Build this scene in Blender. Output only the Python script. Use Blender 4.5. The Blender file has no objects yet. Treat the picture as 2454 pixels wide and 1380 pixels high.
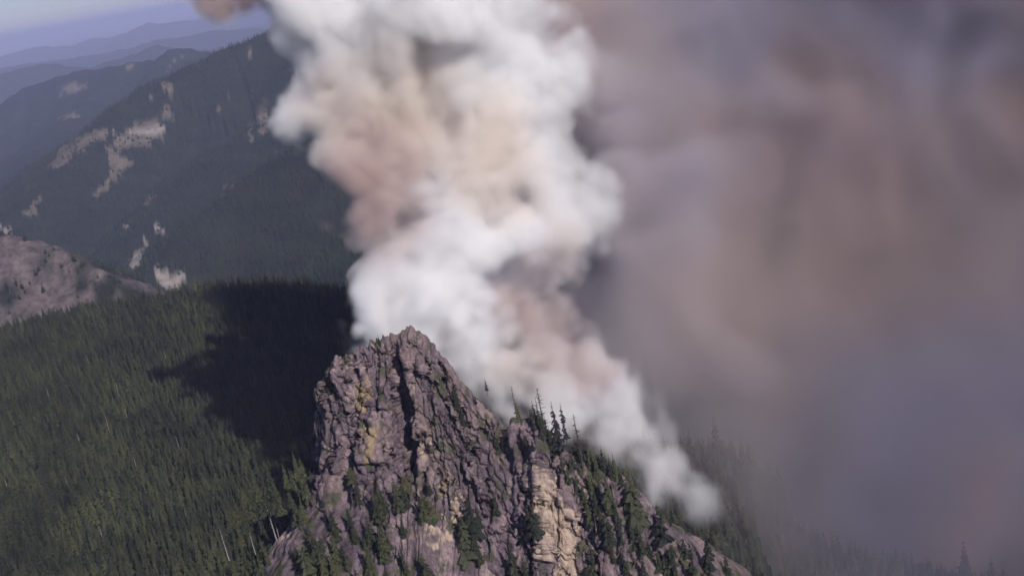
import bpy, math, random
import numpy as np
from mathutils import Vector, Matrix
from mathutils.bvhtree import BVHTree

SC = bpy.context.scene
COL = SC.collection
rng = np.random.default_rng(7)
random.seed(7)

# ------------------------------------------------------------------ camera, sky, sun, exposure
PW, PH, FP = 2454.0, 1380.0, 2631.0
CZ = 1000.0                                   # camera height above the river plain's datum, metres
PITCH, ROLL = math.radians(17.0), math.radians(10.5)
FWD = np.array([0, math.cos(PITCH), -math.sin(PITCH)])
RGT = np.array([1.0, 0, 0])
UPV = np.array([0, math.sin(PITCH), math.cos(PITCH)])
CX = math.cos(ROLL) * RGT - math.sin(ROLL) * UPV
CY = math.sin(ROLL) * RGT + math.cos(ROLL) * UPV
CAM = np.array([0, 0, CZ])

cd = bpy.data.cameras.new('camera')
cam = bpy.data.objects.new('camera', cd)
COL.objects.link(cam)
cd.sensor_width = 36.0
cd.lens = 36.0 * FP / PW
cd.clip_start, cd.clip_end = 1.0, 400000.0
M = Matrix(((CX[0], CY[0], -FWD[0], 0), (CX[1], CY[1], -FWD[1], 0), (CX[2], CY[2], -FWD[2], CZ), (0, 0, 0, 1)))
cam.matrix_world = M
SC.camera = cam

SUN_TO = np.array([0.66, -1.2, 1.0])
SUN_TO = SUN_TO / np.linalg.norm(SUN_TO)
world = bpy.data.worlds.new('World')
SC.world = world
world.use_nodes = True
wn = world.node_tree.nodes
wn.clear()
sky = wn.new('ShaderNodeTexSky')
sky.sky_type = 'NISHITA'
sky.sun_disc = False
sky.sun_elevation = math.asin(SUN_TO[2])
sky.sun_rotation = math.atan2(SUN_TO[0], SUN_TO[1])
sky.altitude = 1500.0
sky.dust_density = 0.4
sky.ozone_density = 5.0
bg = wn.new('ShaderNodeBackground')
bg.inputs['Strength'].default_value = 0.075
wo = wn.new('ShaderNodeOutputWorld')
tint = wn.new('ShaderNodeMix')
tint.data_type = 'RGBA'
tint.blend_type = 'MULTIPLY'
tint.inputs[0].default_value = 1.0
tint.inputs[7].default_value = (0.92, 0.83, 0.96, 1)
world.node_tree.links.new(sky.outputs[0], tint.inputs[6])
world.node_tree.links.new(tint.outputs[2], bg.inputs[0])
world.node_tree.links.new(bg.outputs[0], wo.inputs[0])

sl = bpy.data.lights.new('sun', 'SUN')
sl.energy = 4.75
sl.angle = math.radians(0.5)
sl.color = (1.0, 0.955, 0.91)
sun = bpy.data.objects.new('sun', sl)
COL.objects.link(sun)
sun.rotation_euler = Vector(SUN_TO).to_track_quat('Z', 'Y').to_euler()

SC.view_settings.view_transform = 'Standard'
SC.view_settings.look = 'None'
SC.view_settings.gamma = 1.0
SC.view_settings.exposure = 0.0
SC.view_settings.use_curve_mapping = False
SC.render.engine = 'CYCLES'
cy = SC.cycles
cy.max_bounces = 14
cy.diffuse_bounces = 2
cy.glossy_bounces = 1
cy.transmission_bounces = 2
cy.transparent_max_bounces = 8
cy.volume_bounces = 9
cy.volume_step_rate = 2.2
cy.volume_max_steps = 512
cy.use_denoising = True
cy.use_adaptive_sampling = True
cy.adaptive_threshold = 0.035
cy.sample_clamp_indirect = 8.0
cy.filter_width = 1.6


# ------------------------------------------------------------------ helpers
def at(px, py, D):
    d = FWD + CX * (px - PW / 2) / FP - CY * (py - PH / 2) / FP
    return CAM + d * (D / d[1])


def proj(P):
    Q = np.asarray(P, dtype=np.float64) - CAM
    w = Q @ FWD
    w = np.where(w < 1, 1, w)
    return PW / 2 + FP * (Q @ CX) / w, PH / 2 - FP * (Q @ CY) / w


def _hash(ix, iy, iz, seed):
    with np.errstate(over='ignore'):
        h = (ix.astype(np.uint32) * np.uint32(0x8da6b343)) ^ (iy.astype(np.uint32) * np.uint32(0xd8163841)) ^ (iz.astype(np.uint32) * np.uint32(0xcb1ab31f))
        h = h ^ np.uint32((seed * 0x9E3779B1) & 0xffffffff)
        h = (h ^ (h >> np.uint32(15))) * np.uint32(0x2c1b3c6d)
        h = (h ^ (h >> np.uint32(12))) * np.uint32(0x297a2d39)
        h = h ^ (h >> np.uint32(15))
    return h


def noise3(x, y, z, seed=0):
    """gradient noise, about -1..1"""
    x, y, z = np.broadcast_arrays(np.asarray(x, np.float32), np.asarray(y, np.float32), np.asarray(z, np.float32))
    fx, fy, fz = np.floor(x), np.floor(y), np.floor(z)
    ix, iy, iz = fx.astype(np.int64), fy.astype(np.int64), fz.astype(np.int64)
    x, y, z = x - fx, y - fy, z - fz
    u, v, w = x * x * x * (x * (x * 6 - 15) + 10), y * y * y * (y * (y * 6 - 15) + 10), z * z * z * (z * (z * 6 - 15) + 10)
    out = 0
    for dx in (0, 1):
        for dy in (0, 1):
            for dz in (0, 1):
                h = _hash(ix + dx, iy + dy, iz + dz, seed)
                gx = (h & np.uint32(1023)).astype(np.float32) / 511.5 - 1
                gy = ((h >> np.uint32(10)) & np.uint32(1023)).astype(np.float32) / 511.5 - 1
                gz = ((h >> np.uint32(20)) & np.uint32(1023)).astype(np.float32) / 511.5 - 1
                g = gx * (x - dx) + gy * (y - dy) + gz * (z - dz)
                out = out + g * (u if dx else 1 - u) * (v if dy else 1 - v) * (w if dz else 1 - w)
    return out * 1.35


def fbm(x, y, z, octs=4, seed=0, gain=0.5):
    s, a, f = 0, 1.0, 1.0
    for o in range(octs):
        s = s + a * noise3(np.asarray(x) * f, np.asarray(y) * f, np.asarray(z) * f, seed + o * 17)
        a *= gain
        f *= 2.03
    return s


def worley(x, y, z, seed=0):
    """returns F1, F2-F1 and a random value per cell"""
    x, y, z = np.broadcast_arrays(np.asarray(x, np.float32), np.asarray(y, np.float32), np.asarray(z, np.float32))
    ix, iy, iz = np.floor(x).astype(np.int64), np.floor(y).astype(np.int64), np.floor(z).astype(np.int64)
    f1 = np.full(x.shape, 9.0, np.float32)
    f2 = f1.copy()
    cid = np.zeros(x.shape, np.float32)
    for dx in (-1, 0, 1):
        for dy in (-1, 0, 1):
            for dz in (-1, 0, 1):
                h = _hash(ix + dx, iy + dy, iz + dz, seed)
                px = ix + dx + (h & np.uint32(1023)).astype(np.float32) / 1023
                py = iy + dy + ((h >> np.uint32(10)) & np.uint32(1023)).astype(np.float32) / 1023
                pz = iz + dz + ((h >> np.uint32(20)) & np.uint32(1023)).astype(np.float32) / 1023
                d = np.sqrt((px - x) ** 2 + (py - y) ** 2 + (pz - z) ** 2).astype(np.float32)
                nearer = d < f1
                f2 = np.where(nearer, f1, np.minimum(f2, d))
                f1 = np.where(nearer, d, f1)
                cid = np.where(nearer, ((h >> np.uint32(7)) & np.uint32(4095)).astype(np.float32) / 4095, cid)
    return f1, f2 - f1, cid


def sstep(a, b, x):
    t = np.clip((x - a) / (b - a), 0, 1)
    return t * t * (3 - 2 * t)


def in_poly(x, y, poly):
    inside = np.zeros(np.shape(x), bool)
    n = len(poly)
    for i in range(n):
        x0, y0 = poly[i]
        x1, y1 = poly[(i + 1) % n]
        c = ((y0 > y) != (y1 > y)) & (x < (x1 - x0) * (y - y0) / ((y1 - y0) + 1e-9) + x0)
        inside ^= c
    return inside


def mesh_from(name, verts, quads=None, tris=None):
    me = bpy.data.meshes.new(name)
    nq = 0 if quads is None else len(quads)
    nt = 0 if tris is None else len(tris)
    me.vertices.add(len(verts))
    me.vertices.foreach_set('co', np.asarray(verts, np.float32).ravel())
    idx = []
    if nq:
        idx.append(np.asarray(quads, np.int32).ravel())
    if nt:
        idx.append(np.asarray(tris, np.int32).ravel())
    if idx:
        idx = np.concatenate(idx)
        me.loops.add(len(idx))
        me.loops.foreach_set('vertex_index', idx)
        me.polygons.add(nq + nt)
        st = np.concatenate([np.arange(nq) * 4, nq * 4 + np.arange(nt) * 3]).astype(np.int32)
        me.polygons.foreach_set('loop_start', st)
    me.update(calc_edges=True)
    return me


def grid_quads(nu, nv, wrap=False):
    i = np.arange(nu if wrap else nu - 1)
    j = np.arange(nv - 1)
    I, J = np.meshgrid(i, j, indexing='ij')
    I2 = (I + 1) % nu
    return np.stack([I * nv + J, I2 * nv + J, I2 * nv + J + 1, I * nv + J + 1], -1).reshape(-1, 4)


def set_attr(me, name, vals):
    a = me.attributes.new(name, 'FLOAT', 'POINT')
    a.data.foreach_set('value', np.asarray(vals, np.float32).ravel())


def link(name, me, mat=None, parent=None, smooth=False, label=None, cat=None, group=None, kind=None):
    o = bpy.data.objects.new(name, me)
    COL.objects.link(o)
    if mat and not me.materials:
        me.materials.append(mat)
    if parent:
        o.parent = parent
    if smooth:
        me.polygons.foreach_set('use_smooth', np.ones(len(me.polygons), bool))
    tag(o, label, cat, group, kind)
    return o


def tag(o, label=None, cat=None, group=None, kind=None):
    for k, v in (('label', label), ('category', cat), ('group', group), ('kind', kind)):
        if v:
            o[k] = v


class N:
    """small node-tree helper"""
    def __init__(s, name):
        s.m = bpy.data.materials.new(name)
        s.m.use_nodes = True
        s.t = s.m.node_tree
        s.t.nodes.clear()
        s.out = s.t.nodes.new('ShaderNodeOutputMaterial')

    def n(s, kind, **kw):
        nd = s.t.nodes.new(kind)
        for k, v in kw.items():
            if k.startswith('i_'):
                key = k[2:]
                nd.inputs[int(key) if key.isdigit() else key.replace('_', ' ')].default_value = v
            else:
                setattr(nd, k, v)
        return nd

    def l(s, a, b):
        s.t.links.new(a, b)

    def noise(s, scale, detail=4, rough=0.55, vec=None):
        nd = s.n('ShaderNodeTexNoise')
        nd.inputs['Scale'].default_value = scale
        nd.inputs['Detail'].default_value = detail
        nd.inputs['Roughness'].default_value = rough
        if vec:
            s.l(vec, nd.inputs['Vector'])
        return nd.outputs['Fac']

    def ramp(s, fac, stops):
        r = s.n('ShaderNodeValToRGB')
        e = r.color_ramp.elements
        while len(e) < len(stops):
            e.new(0.5)
        for el, (p, c) in zip(e, stops):
            el.position = p
            el.color = (*c, 1) if len(c) == 3 else c
        s.l(fac, r.inputs[0])
        return r.outputs[0]

    def mix(s, fac, a, b, mode='MIX'):
        m = s.n('ShaderNodeMix', data_type='RGBA', blend_type=mode)
        for v, k in ((fac, 0), (a, 6), (b, 7)):
            if isinstance(v, (float, int)):
                m.inputs[k].default_value = v
            elif isinstance(v, tuple):
                m.inputs[k].default_value = (*v, 1)
            else:
                s.l(v, m.inputs[k])
        return m.outputs[2]

    def attr(s, name):
        return s.n('ShaderNodeAttribute', attribute_name=name).outputs['Fac']

    def surf(s, color, rough=0.9, bump=None, bdist=0.3, spec=0.15):
        b = s.n('ShaderNodeBsdfPrincipled')
        if isinstance(color, tuple):
            b.inputs['Base Color'].default_value = (*color, 1)
        else:
            s.l(color, b.inputs['Base Color'])
        b.inputs['Roughness'].default_value = rough
        b.inputs['Specular IOR Level'].default_value = spec
        if bump is not None:
            bp = s.n('ShaderNodeBump')
            bp.inputs['Strength'].default_value = 0.8
            bp.inputs['Distance'].default_value = bdist
            s.l(bump, bp.inputs['Height'])
            s.l(bp.outputs[0], b.inputs['Normal'])
        s.l(b.outputs[0], s.out.inputs['Surface'])
        return s.m


# ------------------------------------------------------------------ materials
def mat_ground():
    s = N('forest_ground')
    pos = s.n('ShaderNodeNewGeometry').outputs['Position']
    base = s.ramp(s.noise(0.012, 6, 0.65, pos), [(0.3, (0.012, 0.016, 0.012)), (0.55, (0.020, 0.024, 0.017)), (0.75, (0.032, 0.034, 0.023))])  # darkened with the far needles in place of smoke shade on the valley side
    meadow = s.ramp(s.noise(0.03, 5, 0.6, pos), [(0.3, (0.07, 0.063, 0.045)), (0.7, (0.17, 0.135, 0.108))])
    gravel = s.ramp(s.noise(0.05, 4, 0.6, pos), [(0.3, (0.16, 0.14, 0.125)), (0.7, (0.32, 0.27, 0.245))])
    scree = s.ramp(s.noise(0.045, 6, 0.7, pos), [(0.36, (0.055, 0.045, 0.048)), (0.52, (0.112, 0.088, 0.088)), (0.68, (0.175, 0.14, 0.132))])
    c = s.mix(s.attr('meadow'), base, meadow)
    c = s.mix(s.attr('scree'), c, scree)
    c = s.mix(s.attr('gravel'), c, gravel)
    return s.surf(c, 0.95, s.noise(0.2, 5, 0.7, pos), 2.0, 0.05)


def mat_rock():
    s = N('crag_rock')
    pos = s.n('ShaderNodeNewGeometry').outputs['Position']
    mp = s.n('ShaderNodeMapping')
    mp.inputs['Scale'].default_value = (1, 1, 0.35)
    s.l(pos, mp.inputs[0])
    v = mp.outputs[0]
    c = s.ramp(s.noise(0.16, 6, 0.68, v), [(0.28, (0.066, 0.051, 0.060)), (0.45, (0.128, 0.096, 0.116)), (0.58, (0.195, 0.148, 0.163)), (0.75, (0.31, 0.245, 0.228))])
    c2 = s.ramp(s.noise(1.3, 5, 0.7, v), [(0.3, (0.32, 0.32, 0.36)), (0.48, (0.9, 0.9, 0.9)), (0.72, (1.6, 1.52, 1.44))])
    c = s.mix(1.0, c, c2, 'MULTIPLY')
    c = s.mix(s.ramp(s.noise(0.045, 4, 0.6, v), [(0.45, (0, 0, 0)), (0.66, (0.6, 0.6, 0.6))]), c, s.ramp(s.noise(0.5, 5, 0.7, v), [(0.3, (0.105, 0.08, 0.07)), (0.55, (0.20, 0.155, 0.132)), (0.75, (0.31, 0.25, 0.21))]))
    c = s.mix(1.0, c, s.ramp(s.attr('block_tone'), [(0.15, (0.66, 0.64, 0.68)), (0.5, (1.0, 0.98, 1.0)), (0.85, (1.5, 1.42, 1.36))]), 'MULTIPLY')
    c = s.mix(s.attr('ochre'), c, s.ramp(s.noise(0.7, 5, 0.7, v), [(0.3, (0.19, 0.13, 0.075)), (0.6, (0.37, 0.27, 0.145))]))
    c = s.mix(s.attr('pale'), c, s.ramp(s.noise(0.5, 6, 0.75, v), [(0.36, (0.15, 0.115, 0.10)), (0.5, (0.42, 0.31, 0.24)), (0.7, (0.56, 0.44, 0.34))]))
    c = s.mix(s.attr('moss'), c, s.ramp(s.noise(0.9, 4, 0.7, pos), [(0.3, (0.030, 0.036, 0.018)), (0.7, (0.075, 0.08, 0.036))]))
    return s.surf(c, 0.92, s.noise(1.1, 8, 0.75, v), 1.1, 0.15)


def mat_needles(name, a, b, broad=0):
    s = N(name)
    oi = s.n('ShaderNodeObjectInfo').outputs['Random']
    geo = s.n('ShaderNodeNewGeometry')
    c = s.mix(oi, a, b)
    n = s.ramp(s.noise(0.9, 3, 0.6, geo.outputs['Position']), [(0.3, (0.6, 0.6, 0.6)), (0.7, (1.35, 1.35, 1.25))])
    c = s.mix(1.0, c, n, 'MULTIPLY')
    if broad:
        c = s.mix(1.0, c, s.ramp(s.noise(broad, 4, 0.6, geo.outputs['Position']), [(0.35, (0.55, 0.55, 0.6)), (0.65, (1.6, 1.6, 1.35))]), 'MULTIPLY')
    p = s.n('ShaderNodeBsdfPrincipled')
    s.l(c, p.inputs['Base Color'])
    p.inputs['Roughness'].default_value = 0.75
    p.inputs['Specular IOR Level'].default_value = 0.2
    s.l(p.outputs[0], s.out.inputs['Surface'])
    return s.m


def mat_bark(name, a, b):
    s = N(name)
    pos = s.n('ShaderNodeNewGeometry').outputs['Position']
    c = s.ramp(s.noise(1.5, 4, 0.7, pos), [(0.3, a), (0.7, b)])
    return s.surf(c, 0.9, s.noise(4, 4, 0.7, pos), 0.05, 0.1)


def mat_smoke(name, color, dens, aniso=0.0):
    s = N(name)
    v = s.n('ShaderNodeVolumePrincipled')
    v.inputs['Color'].default_value = (*color, 1)
    v.inputs['Density'].default_value = dens
    v.inputs['Anisotropy'].default_value = aniso
    v.inputs['Density Attribute'].default_value = 'density'
    v.inputs['Blackbody Intensity'].default_value = 0.0
    v.inputs['Temperature Attribute'].default_value = ''
    s.l(v.outputs[0], s.out.inputs['Volume'])
    return s.m


def mat_plume():
    """white smoke that turns tan and dusky brown around set centres, blending in swirls"""
    m = mat_smoke('plume_smoke', (0.98, 0.969, 0.968), 0.30)
    s = N.__new__(N)
    s.m, s.t = m, m.node_tree
    v = next(n for n in s.t.nodes if n.type == 'PRINCIPLED_VOLUME')
    pos = s.n('ShaderNodeNewGeometry').outputs['Position']
    nz = s.n('ShaderNodeTexNoise')
    nz.inputs['Scale'].default_value = 0.035
    nz.inputs['Detail'].default_value = 3.0
    s.l(pos, nz.inputs['Vector'])
    w = s.n('ShaderNodeVectorMath', operation='MULTIPLY_ADD')
    s.l(nz.outputs['Color'], w.inputs[0])
    w.inputs[1].default_value = (46, 46, 46)
    s.l(pos, w.inputs[2])

    def blob(px, py, D, r, amount):
        c = at(px, py, D) + 23.0
        d = s.n('ShaderNodeVectorMath', operation='DISTANCE')
        s.l(w.outputs[0], d.inputs[0])
        d.inputs[1].default_value = tuple(c)
        mr = s.n('ShaderNodeMapRange', interpolation_type='SMOOTHSTEP')
        for k_, q_ in (('From Min', 0.30 * r * D / FP), ('From Max', 1.15 * r * D / FP), ('To Min', amount), ('To Max', 0.0)):
            mr.inputs[k_].default_value = q_
        s.l(d.outputs['Value'], mr.inputs['Value'])
        return mr.outputs[0]

    def joined(lst):
        o = None
        for b_ in lst:
            x = blob(*b_)
            if o is None:
                o = x
            else:
                mm = s.n('ShaderNodeMath', operation='MAXIMUM')
                s.l(o, mm.inputs[0])
                s.l(x, mm.inputs[1])
                o = mm.outputs[0]
        return o
    c = s.mix(joined([(760, 250, 545, 170, 0.9), (980, 270, 545, 215, 1.0), (1180, 370, 555, 190, 0.8), (1330, 600, 570, 130, 0.5), (1280, 870, 510, 120, 0.7)]), (0.990, 0.981, 0.979), (0.93, 0.868, 0.815))
    c = s.mix(joined([(850, 475, 532, 215, 1.0), (1320, 770, 550, 210, 1.0), (1400, 890, 530, 120, 0.9), (560, -30, 612, 150, 1.0)]), c, (0.75, 0.63, 0.60))
    s.l(c, v.inputs['Color'])
    return m


def mat_bank():
    m = mat_smoke('bank_smoke', (0.6, 0.5, 0.56), 0.095)
    s = N.__new__(N)
    s.m, s.t = m, m.node_tree
    v = next(n for n in s.t.nodes if n.type == 'PRINCIPLED_VOLUME')
    pos = s.n('ShaderNodeNewGeometry').outputs['Position']
    c = s.ramp(s.noise(0.0048, 2.5, 0.5, pos), [(0.41, (0.52, 0.415, 0.38)), (0.5, (0.50, 0.412, 0.425)), (0.59, (0.445, 0.418, 0.51))])
    sep = s.n('ShaderNodeSeparateXYZ')
    s.l(pos, sep.inputs[0])
    fresh = s.n('ShaderNodeMapRange', interpolation_type='SMOOTHSTEP')
    for k_, q_ in (('From Min', -40.0), ('From Max', 240.0), ('To Min', 1.0), ('To Max', 0.0)):
        fresh.inputs[k_].default_value = q_
    s.l(sep.outputs[0], fresh.inputs['Value'])
    warm = s.n('ShaderNodeVectorMath', operation='DISTANCE')
    s.l(pos, warm.inputs[0])
    warm.inputs[1].default_value = tuple(at(2400, 1240, 630))
    wm = s.n('ShaderNodeMapRange', interpolation_type='SMOOTHSTEP')
    for k_, q_ in (('From Min', 10.0), ('From Max', 90.0), ('To Min', 1.0), ('To Max', 0.0)):
        wm.inputs[k_].default_value = q_
    s.l(warm.outputs['Value'], wm.inputs['Value'])
    blue = s.n('ShaderNodeMapRange', interpolation_type='SMOOTHSTEP')
    for k_, q_ in (('From Min', CZ - 350.0), ('From Max', CZ - 255.0), ('To Min', 0.75), ('To Max', 0.0)):
        blue.inputs[k_].default_value = q_
    s.l(sep.outputs[2], blue.inputs['Value'])
    c = s.mix(blue.outputs[0], c, (0.36, 0.355, 0.48))
    c = s.mix(wm.outputs[0], c, (0.67, 0.44, 0.28))
    c = s.mix(fresh.outputs[0], c, (0.89, 0.815, 0.80))
    s.l(c, v.inputs['Color'])
    return m


def mat_haze(color, dens):
    s = N('blue_haze')
    v = s.n('ShaderNodeVolumePrincipled')
    v.inputs['Color'].default_value = (*color, 1)
    v.inputs['Density'].default_value = dens
    v.inputs['Density Attribute'].default_value = ''
    v.inputs['Temperature Attribute'].default_value = ''
    v.inputs['Anisotropy'].default_value = 0.0
    s.l(v.outputs[0], s.out.inputs['Volume'])
    return s.m


M_GROUND = mat_ground()
M_ROCK = mat_rock()
M_FIR = mat_needles('fir_needles', (0.013, 0.0175, 0.0125), (0.039, 0.040, 0.024), 0.02)
M_FARFIR = mat_needles('distant_needles', (0.010, 0.017, 0.013), (0.022, 0.028, 0.017), 0.007)  # darkened to stand in for smoke shade over the valley side
M_OLIVE = mat_needles('olive_needles', (0.023, 0.028, 0.015), (0.047, 0.046, 0.024), 0.02)
M_RUST = mat_needles('rusty_needles', (0.13, 0.075, 0.045), (0.17, 0.10, 0.06))
M_SCORCH_SHADE = mat_needles('scorched_shaded_needles', (0.018, 0.018, 0.019), (0.030, 0.029, 0.028))  # scorched crowns; the dark tone also paints smoke shade onto the spur trees
M_BARK = mat_bark('fir_bark', (0.06, 0.045, 0.038), (0.12, 0.095, 0.08))
M_SILVER = mat_bark('silver_deadwood', (0.17, 0.15, 0.145), (0.32, 0.285, 0.27))
M_BURNT = mat_bark('burnt_wood', (0.035, 0.03, 0.03), (0.08, 0.07, 0.068))

# ------------------------------------------------------------------ terrain
# each ridge: crest points (px, py, distance), slope on the near side, slope on the far side, crest rounding, gully strength
RIDGES = [
    # forested basin rim
    ([(-900, 1010, 1150), (-300, 880, 1170), (0, 812, 1200), (150, 778, 1220), (300, 748, 1250), (450, 716, 1280), (600, 700, 1300), (740, 700, 1320), (880, 722, 1330), (1100, 800, 1330), (1400, 910, 1300), (1900, 1150, 1250), (2600, 1400, 1200)], 0.055, 0.62, 30, 0.12),
    # dim spur in the smoke
    ([(1420, 1060, 590), (1600, 1095, 600), (1720, 1100, 612), (1800, 1118, 615), (1840, 1230, 610), (1920, 1300, 606), (2020, 1345, 605), (2200, 1392, 606), (2450, 1432, 610), (2800, 1560, 615)], 0.75, 0.8, 6, 0.15),
    # rocky hump lower left
    ([(-500, 560, 1950), (-150, 545, 1930), (0, 568, 1900), (80, 578, 1880), (150, 600, 1855), (230, 640, 1815), (290, 684, 1785)], 0.68, 0.8, 12, 0.45),
    # dark shoulder on the far side of the valley
    ([(1300, 60, 3900), (1000, 180, 3800), (880, 240, 3650), (760, 318, 3450), (620, 412, 3250), (520, 492, 3080), (430, 560, 2950)], 0.55, 0.6, 60, 0.3),
    # main valley side
    ([(1300, -240, 5400), (1000, -130, 5200), (760, 18, 5100), (640, 80, 5000), (560, 110, 5000), (450, 163, 4900), (350, 210, 4800), (290, 250, 4650), (240, 298, 4500), (190, 350, 4300), (130, 410, 4100), (80, 465, 3900), (20, 522, 3700)], 0.50, 0.52, 60, 0.35),
    ([(640, 290, 4400), (560, 330, 4150), (480, 400, 3800), (400, 470, 3600)], 0.5, 0.5, 70, 0.3),
    # ridge behind it
    ([(-700, 420, 8300), (-250, 330, 8400), (-60, 278, 8450), (0, 252, 8500), (60, 215, 8500), (130, 188, 8500), (190, 168, 8450), (260, 158, 8400), (340, 145, 8350), (380, 138, 8320), (400, 121, 8300), (420, 115, 8300), (445, 121, 8300), (480, 138, 8300), (560, 160, 8300), (800, 120, 8400), (1200, 60, 8500)], 0.36, 0.4, 40, 0.4),
    ([(260, 160, 8400), (200, 250, 7300), (120, 330, 6400), (60, 400, 5700)], 0.42, 0.42, 60, 0.35),
    ([(420, 116, 8300), (380, 190, 7400), (300, 250, 6500)], 0.42, 0.42, 60, 0.35),
    # far blue ranges
    ([(-900, 330, 13500), (-300, 235, 13600), (0, 178, 13800), (60, 165, 14000), (130, 152, 14000), (200, 160, 14000), (290, 140, 14000), (380, 112, 14200), (460, 120, 14200), (540, 122, 14300), (620, 98, 14400), (900, 60, 14500), (1400, -40, 14500)], 0.28, 0.3, 60, 0.5),
    ([(-800, 330, 19000), (-200, 200, 19000), (0, 160, 19000), (120, 150, 19500), (250, 128, 19500), (330, 112, 19500), (390, 95, 19500), (450, 84, 19500), (520, 73, 19500), (600, 66, 19500), (660, 72, 19500), (1000, 20, 19500)], 0.24, 0.26, 60, 0.5),
    ([(-900, 320, 30000), (-200, 182, 30000), (0, 139, 30000), (40, 128, 30000), (85, 118, 30000), (130, 117, 30000), (180, 108, 30000), (227, 92, 30000), (260, 92, 30000), (300, 78, 30000), (350, 54, 30000), (385, 58, 30000), (420, 54, 30000), (520, 46, 30000), (620, 34, 30000), (1000, -30, 30000), (1800, -160, 30000)], 0.16, 0.2, 60, 0.5),
]
RIDGES = [(np.array([at(*p) for p in pts]), a, b, w, g) for pts, a, b, w, g in RIDGES]
Z_VALLEY = CZ - 690.0


def ground_h(x, y, detail=True):
    x = np.asarray(x, np.float64)
    y = np.asarray(y, np.float64)
    r = np.hypot(x, y)
    h = np.full(x.shape, Z_VALLEY)
    h = h - 0.004 * np.maximum(r - 3000, 0) * (r < 9000) - 24.0 * (r >= 9000)
    n_big = fbm(x / 620, y / 620, 0.3, 3, 5)
    n_mid = np.abs(noise3(x / 190, y / 190, 2.7, 9))
    for P, sn, sf, w, g in RIDGES:
        dbest = np.full(x.shape, 1e12)
        zb = np.zeros(x.shape)
        side = np.zeros(x.shape)
        for a, b in zip(P[:-1], P[1:]):
            ab = b - a
            L2 = ab[0] ** 2 + ab[1] ** 2
            t = np.clip(((x - a[0]) * ab[0] + (y - a[1]) * ab[1]) / L2, 0, 1)
            dx, dy = x - a[0] - t * ab[0], y - a[1] - t * ab[1]
            d = dx * dx + dy * dy
            m = d < dbest
            dbest = np.where(m, d, dbest)
            zb = np.where(m, a[2] + t * ab[2], zb)
            side = np.where(m, dy, side)
        d = np.sqrt(dbest)
        near = sstep(-1, 1, -side / (0.25 * d + 1))
        sl = sn * near + sf * (1 - near)
        wob = 1 + g * (0.9 * n_big + 0.9 * (n_mid - 0.3))
        drop = (np.sqrt(d * d + w * w) - w) * sl * np.clip(wob, 0.35, 2.0)
        h = np.maximum(h, zb - drop)
    if detail:
        amp = np.clip(r / 4000, 0.12, 3.0)
        k = sstep(5, 120, h - (Z_VALLEY - 30))
        h = h + amp * k * (16 * noise3(x / 140, y / 140, 5.1, 21) + 9 * noise3(x / 60, y / 60, 1.2, 22)) * np.clip(1500 / r + 0.5, 0, 1)
        hz = sstep(1450, 1600, r) * (1 - sstep(2150, 2350, r)) * k * (x < -250)
        h = h + hz * (11 * noise3(x / 48, y / 48, 3.3, 25) - 13 * np.abs(noise3(x / 26, y / 34, 4.4, 26)))
        far = sstep(7000, 12000, r)
        h = h + far * (60 * noise3(x / 900, y / 900, 0.2, 31) + 35 * np.abs(noise3(x / 420, y / 420, 0.6, 32)))
    return h


az = np.concatenate([np.linspace(-180, -40, 40, endpoint=False), np.linspace(-40, -29, 60, endpoint=False), np.linspace(-29, 5, 360, endpoint=False), np.linspace(5, 34, 140, endpoint=False), np.linspace(34, 180, 42, endpoint=False)])
rr = np.concatenate([[0.0, 80, 160], np.geomspace(230, 90000, 640)])
A, Rr = np.meshgrid(np.radians(az), rr, indexing='ij')
GX, GY = np.sin(A) * Rr, np.cos(A) * Rr
GZ = ground_h(GX, GY)
GV = np.stack([GX, GY, GZ], -1).reshape(-1, 3)
me = mesh_from('ground', GV, grid_quads(len(az), len(rr), True))
gpx, gpy = proj(GV)
infront = (GV[:, 1] > 100)
gr = np.hypot(GV[:, 0], GV[:, 1])


def patch(polys, dmin, dmax, warp=5.0, seed=3):
    m = np.zeros(len(GV))
    wx = gpx + 2.2 * warp * fbm(GV[:, 0] / 70, GV[:, 1] / 70, 0.5, 3, seed, 0.7)
    wy = gpy + 1.3 * warp * fbm(GV[:, 0] / 70, GV[:, 1] / 70, 7.5, 3, seed, 0.7)
    for p in polys:
        m = np.maximum(m, in_poly(wx, wy, p))
    return m * infront * (gr > dmin) * (gr < dmax)


MEADOWS = [
    [(268, 345), (290, 322), (345, 292), (385, 278), (410, 250), (414, 280), (380, 300), (395, 308), (405, 318), (370, 335), (330, 352), (285, 358)],
    [(110, 410), (150, 355), (190, 325), (240, 312), (268, 318), (255, 335), (215, 345), (175, 375), (140, 405)],
    [(262, 355), (300, 372), (320, 392), (300, 410), (270, 445), (225, 480), (215, 470), (255, 440), (272, 405), (255, 385)],
    [(618, 268), (630, 264), (668, 292), (640, 318), (624, 325), (618, 300)],
    [(595, 315), (604, 300), (606, 340), (594, 345)],
    [(520, 470), (540, 440), (565, 430), (560, 440), (535, 462), (522, 480)],
    [(135, 230), (170, 195), (215, 205), (185, 222)],
    [(140, 284), (160, 276), (186, 273), (184, 281), (160, 288)],
    [(385, 212), (393, 196), (405, 190), (412, 215), (400, 226)],
    [(352, 240), (364, 228), (366, 234), (356, 242)],
    [(500, 280), (530, 245), (552, 222), (545, 240), (520, 270)],
    [(40, 520), (70, 495), (105, 455), (95, 490), (75, 520)],
    [(410, 150), (435, 132), (425, 145), (395, 172)],
    [(300, 158), (345, 152), (350, 160), (310, 166)],
    [(340, 495), (356, 470), (372, 462), (360, 485), (350, 498)],
    [(590, 140), (604, 122), (618, 120), (606, 142)],
    [(690, 180), (716, 168), (720, 180), (700, 200)],
]
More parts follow.
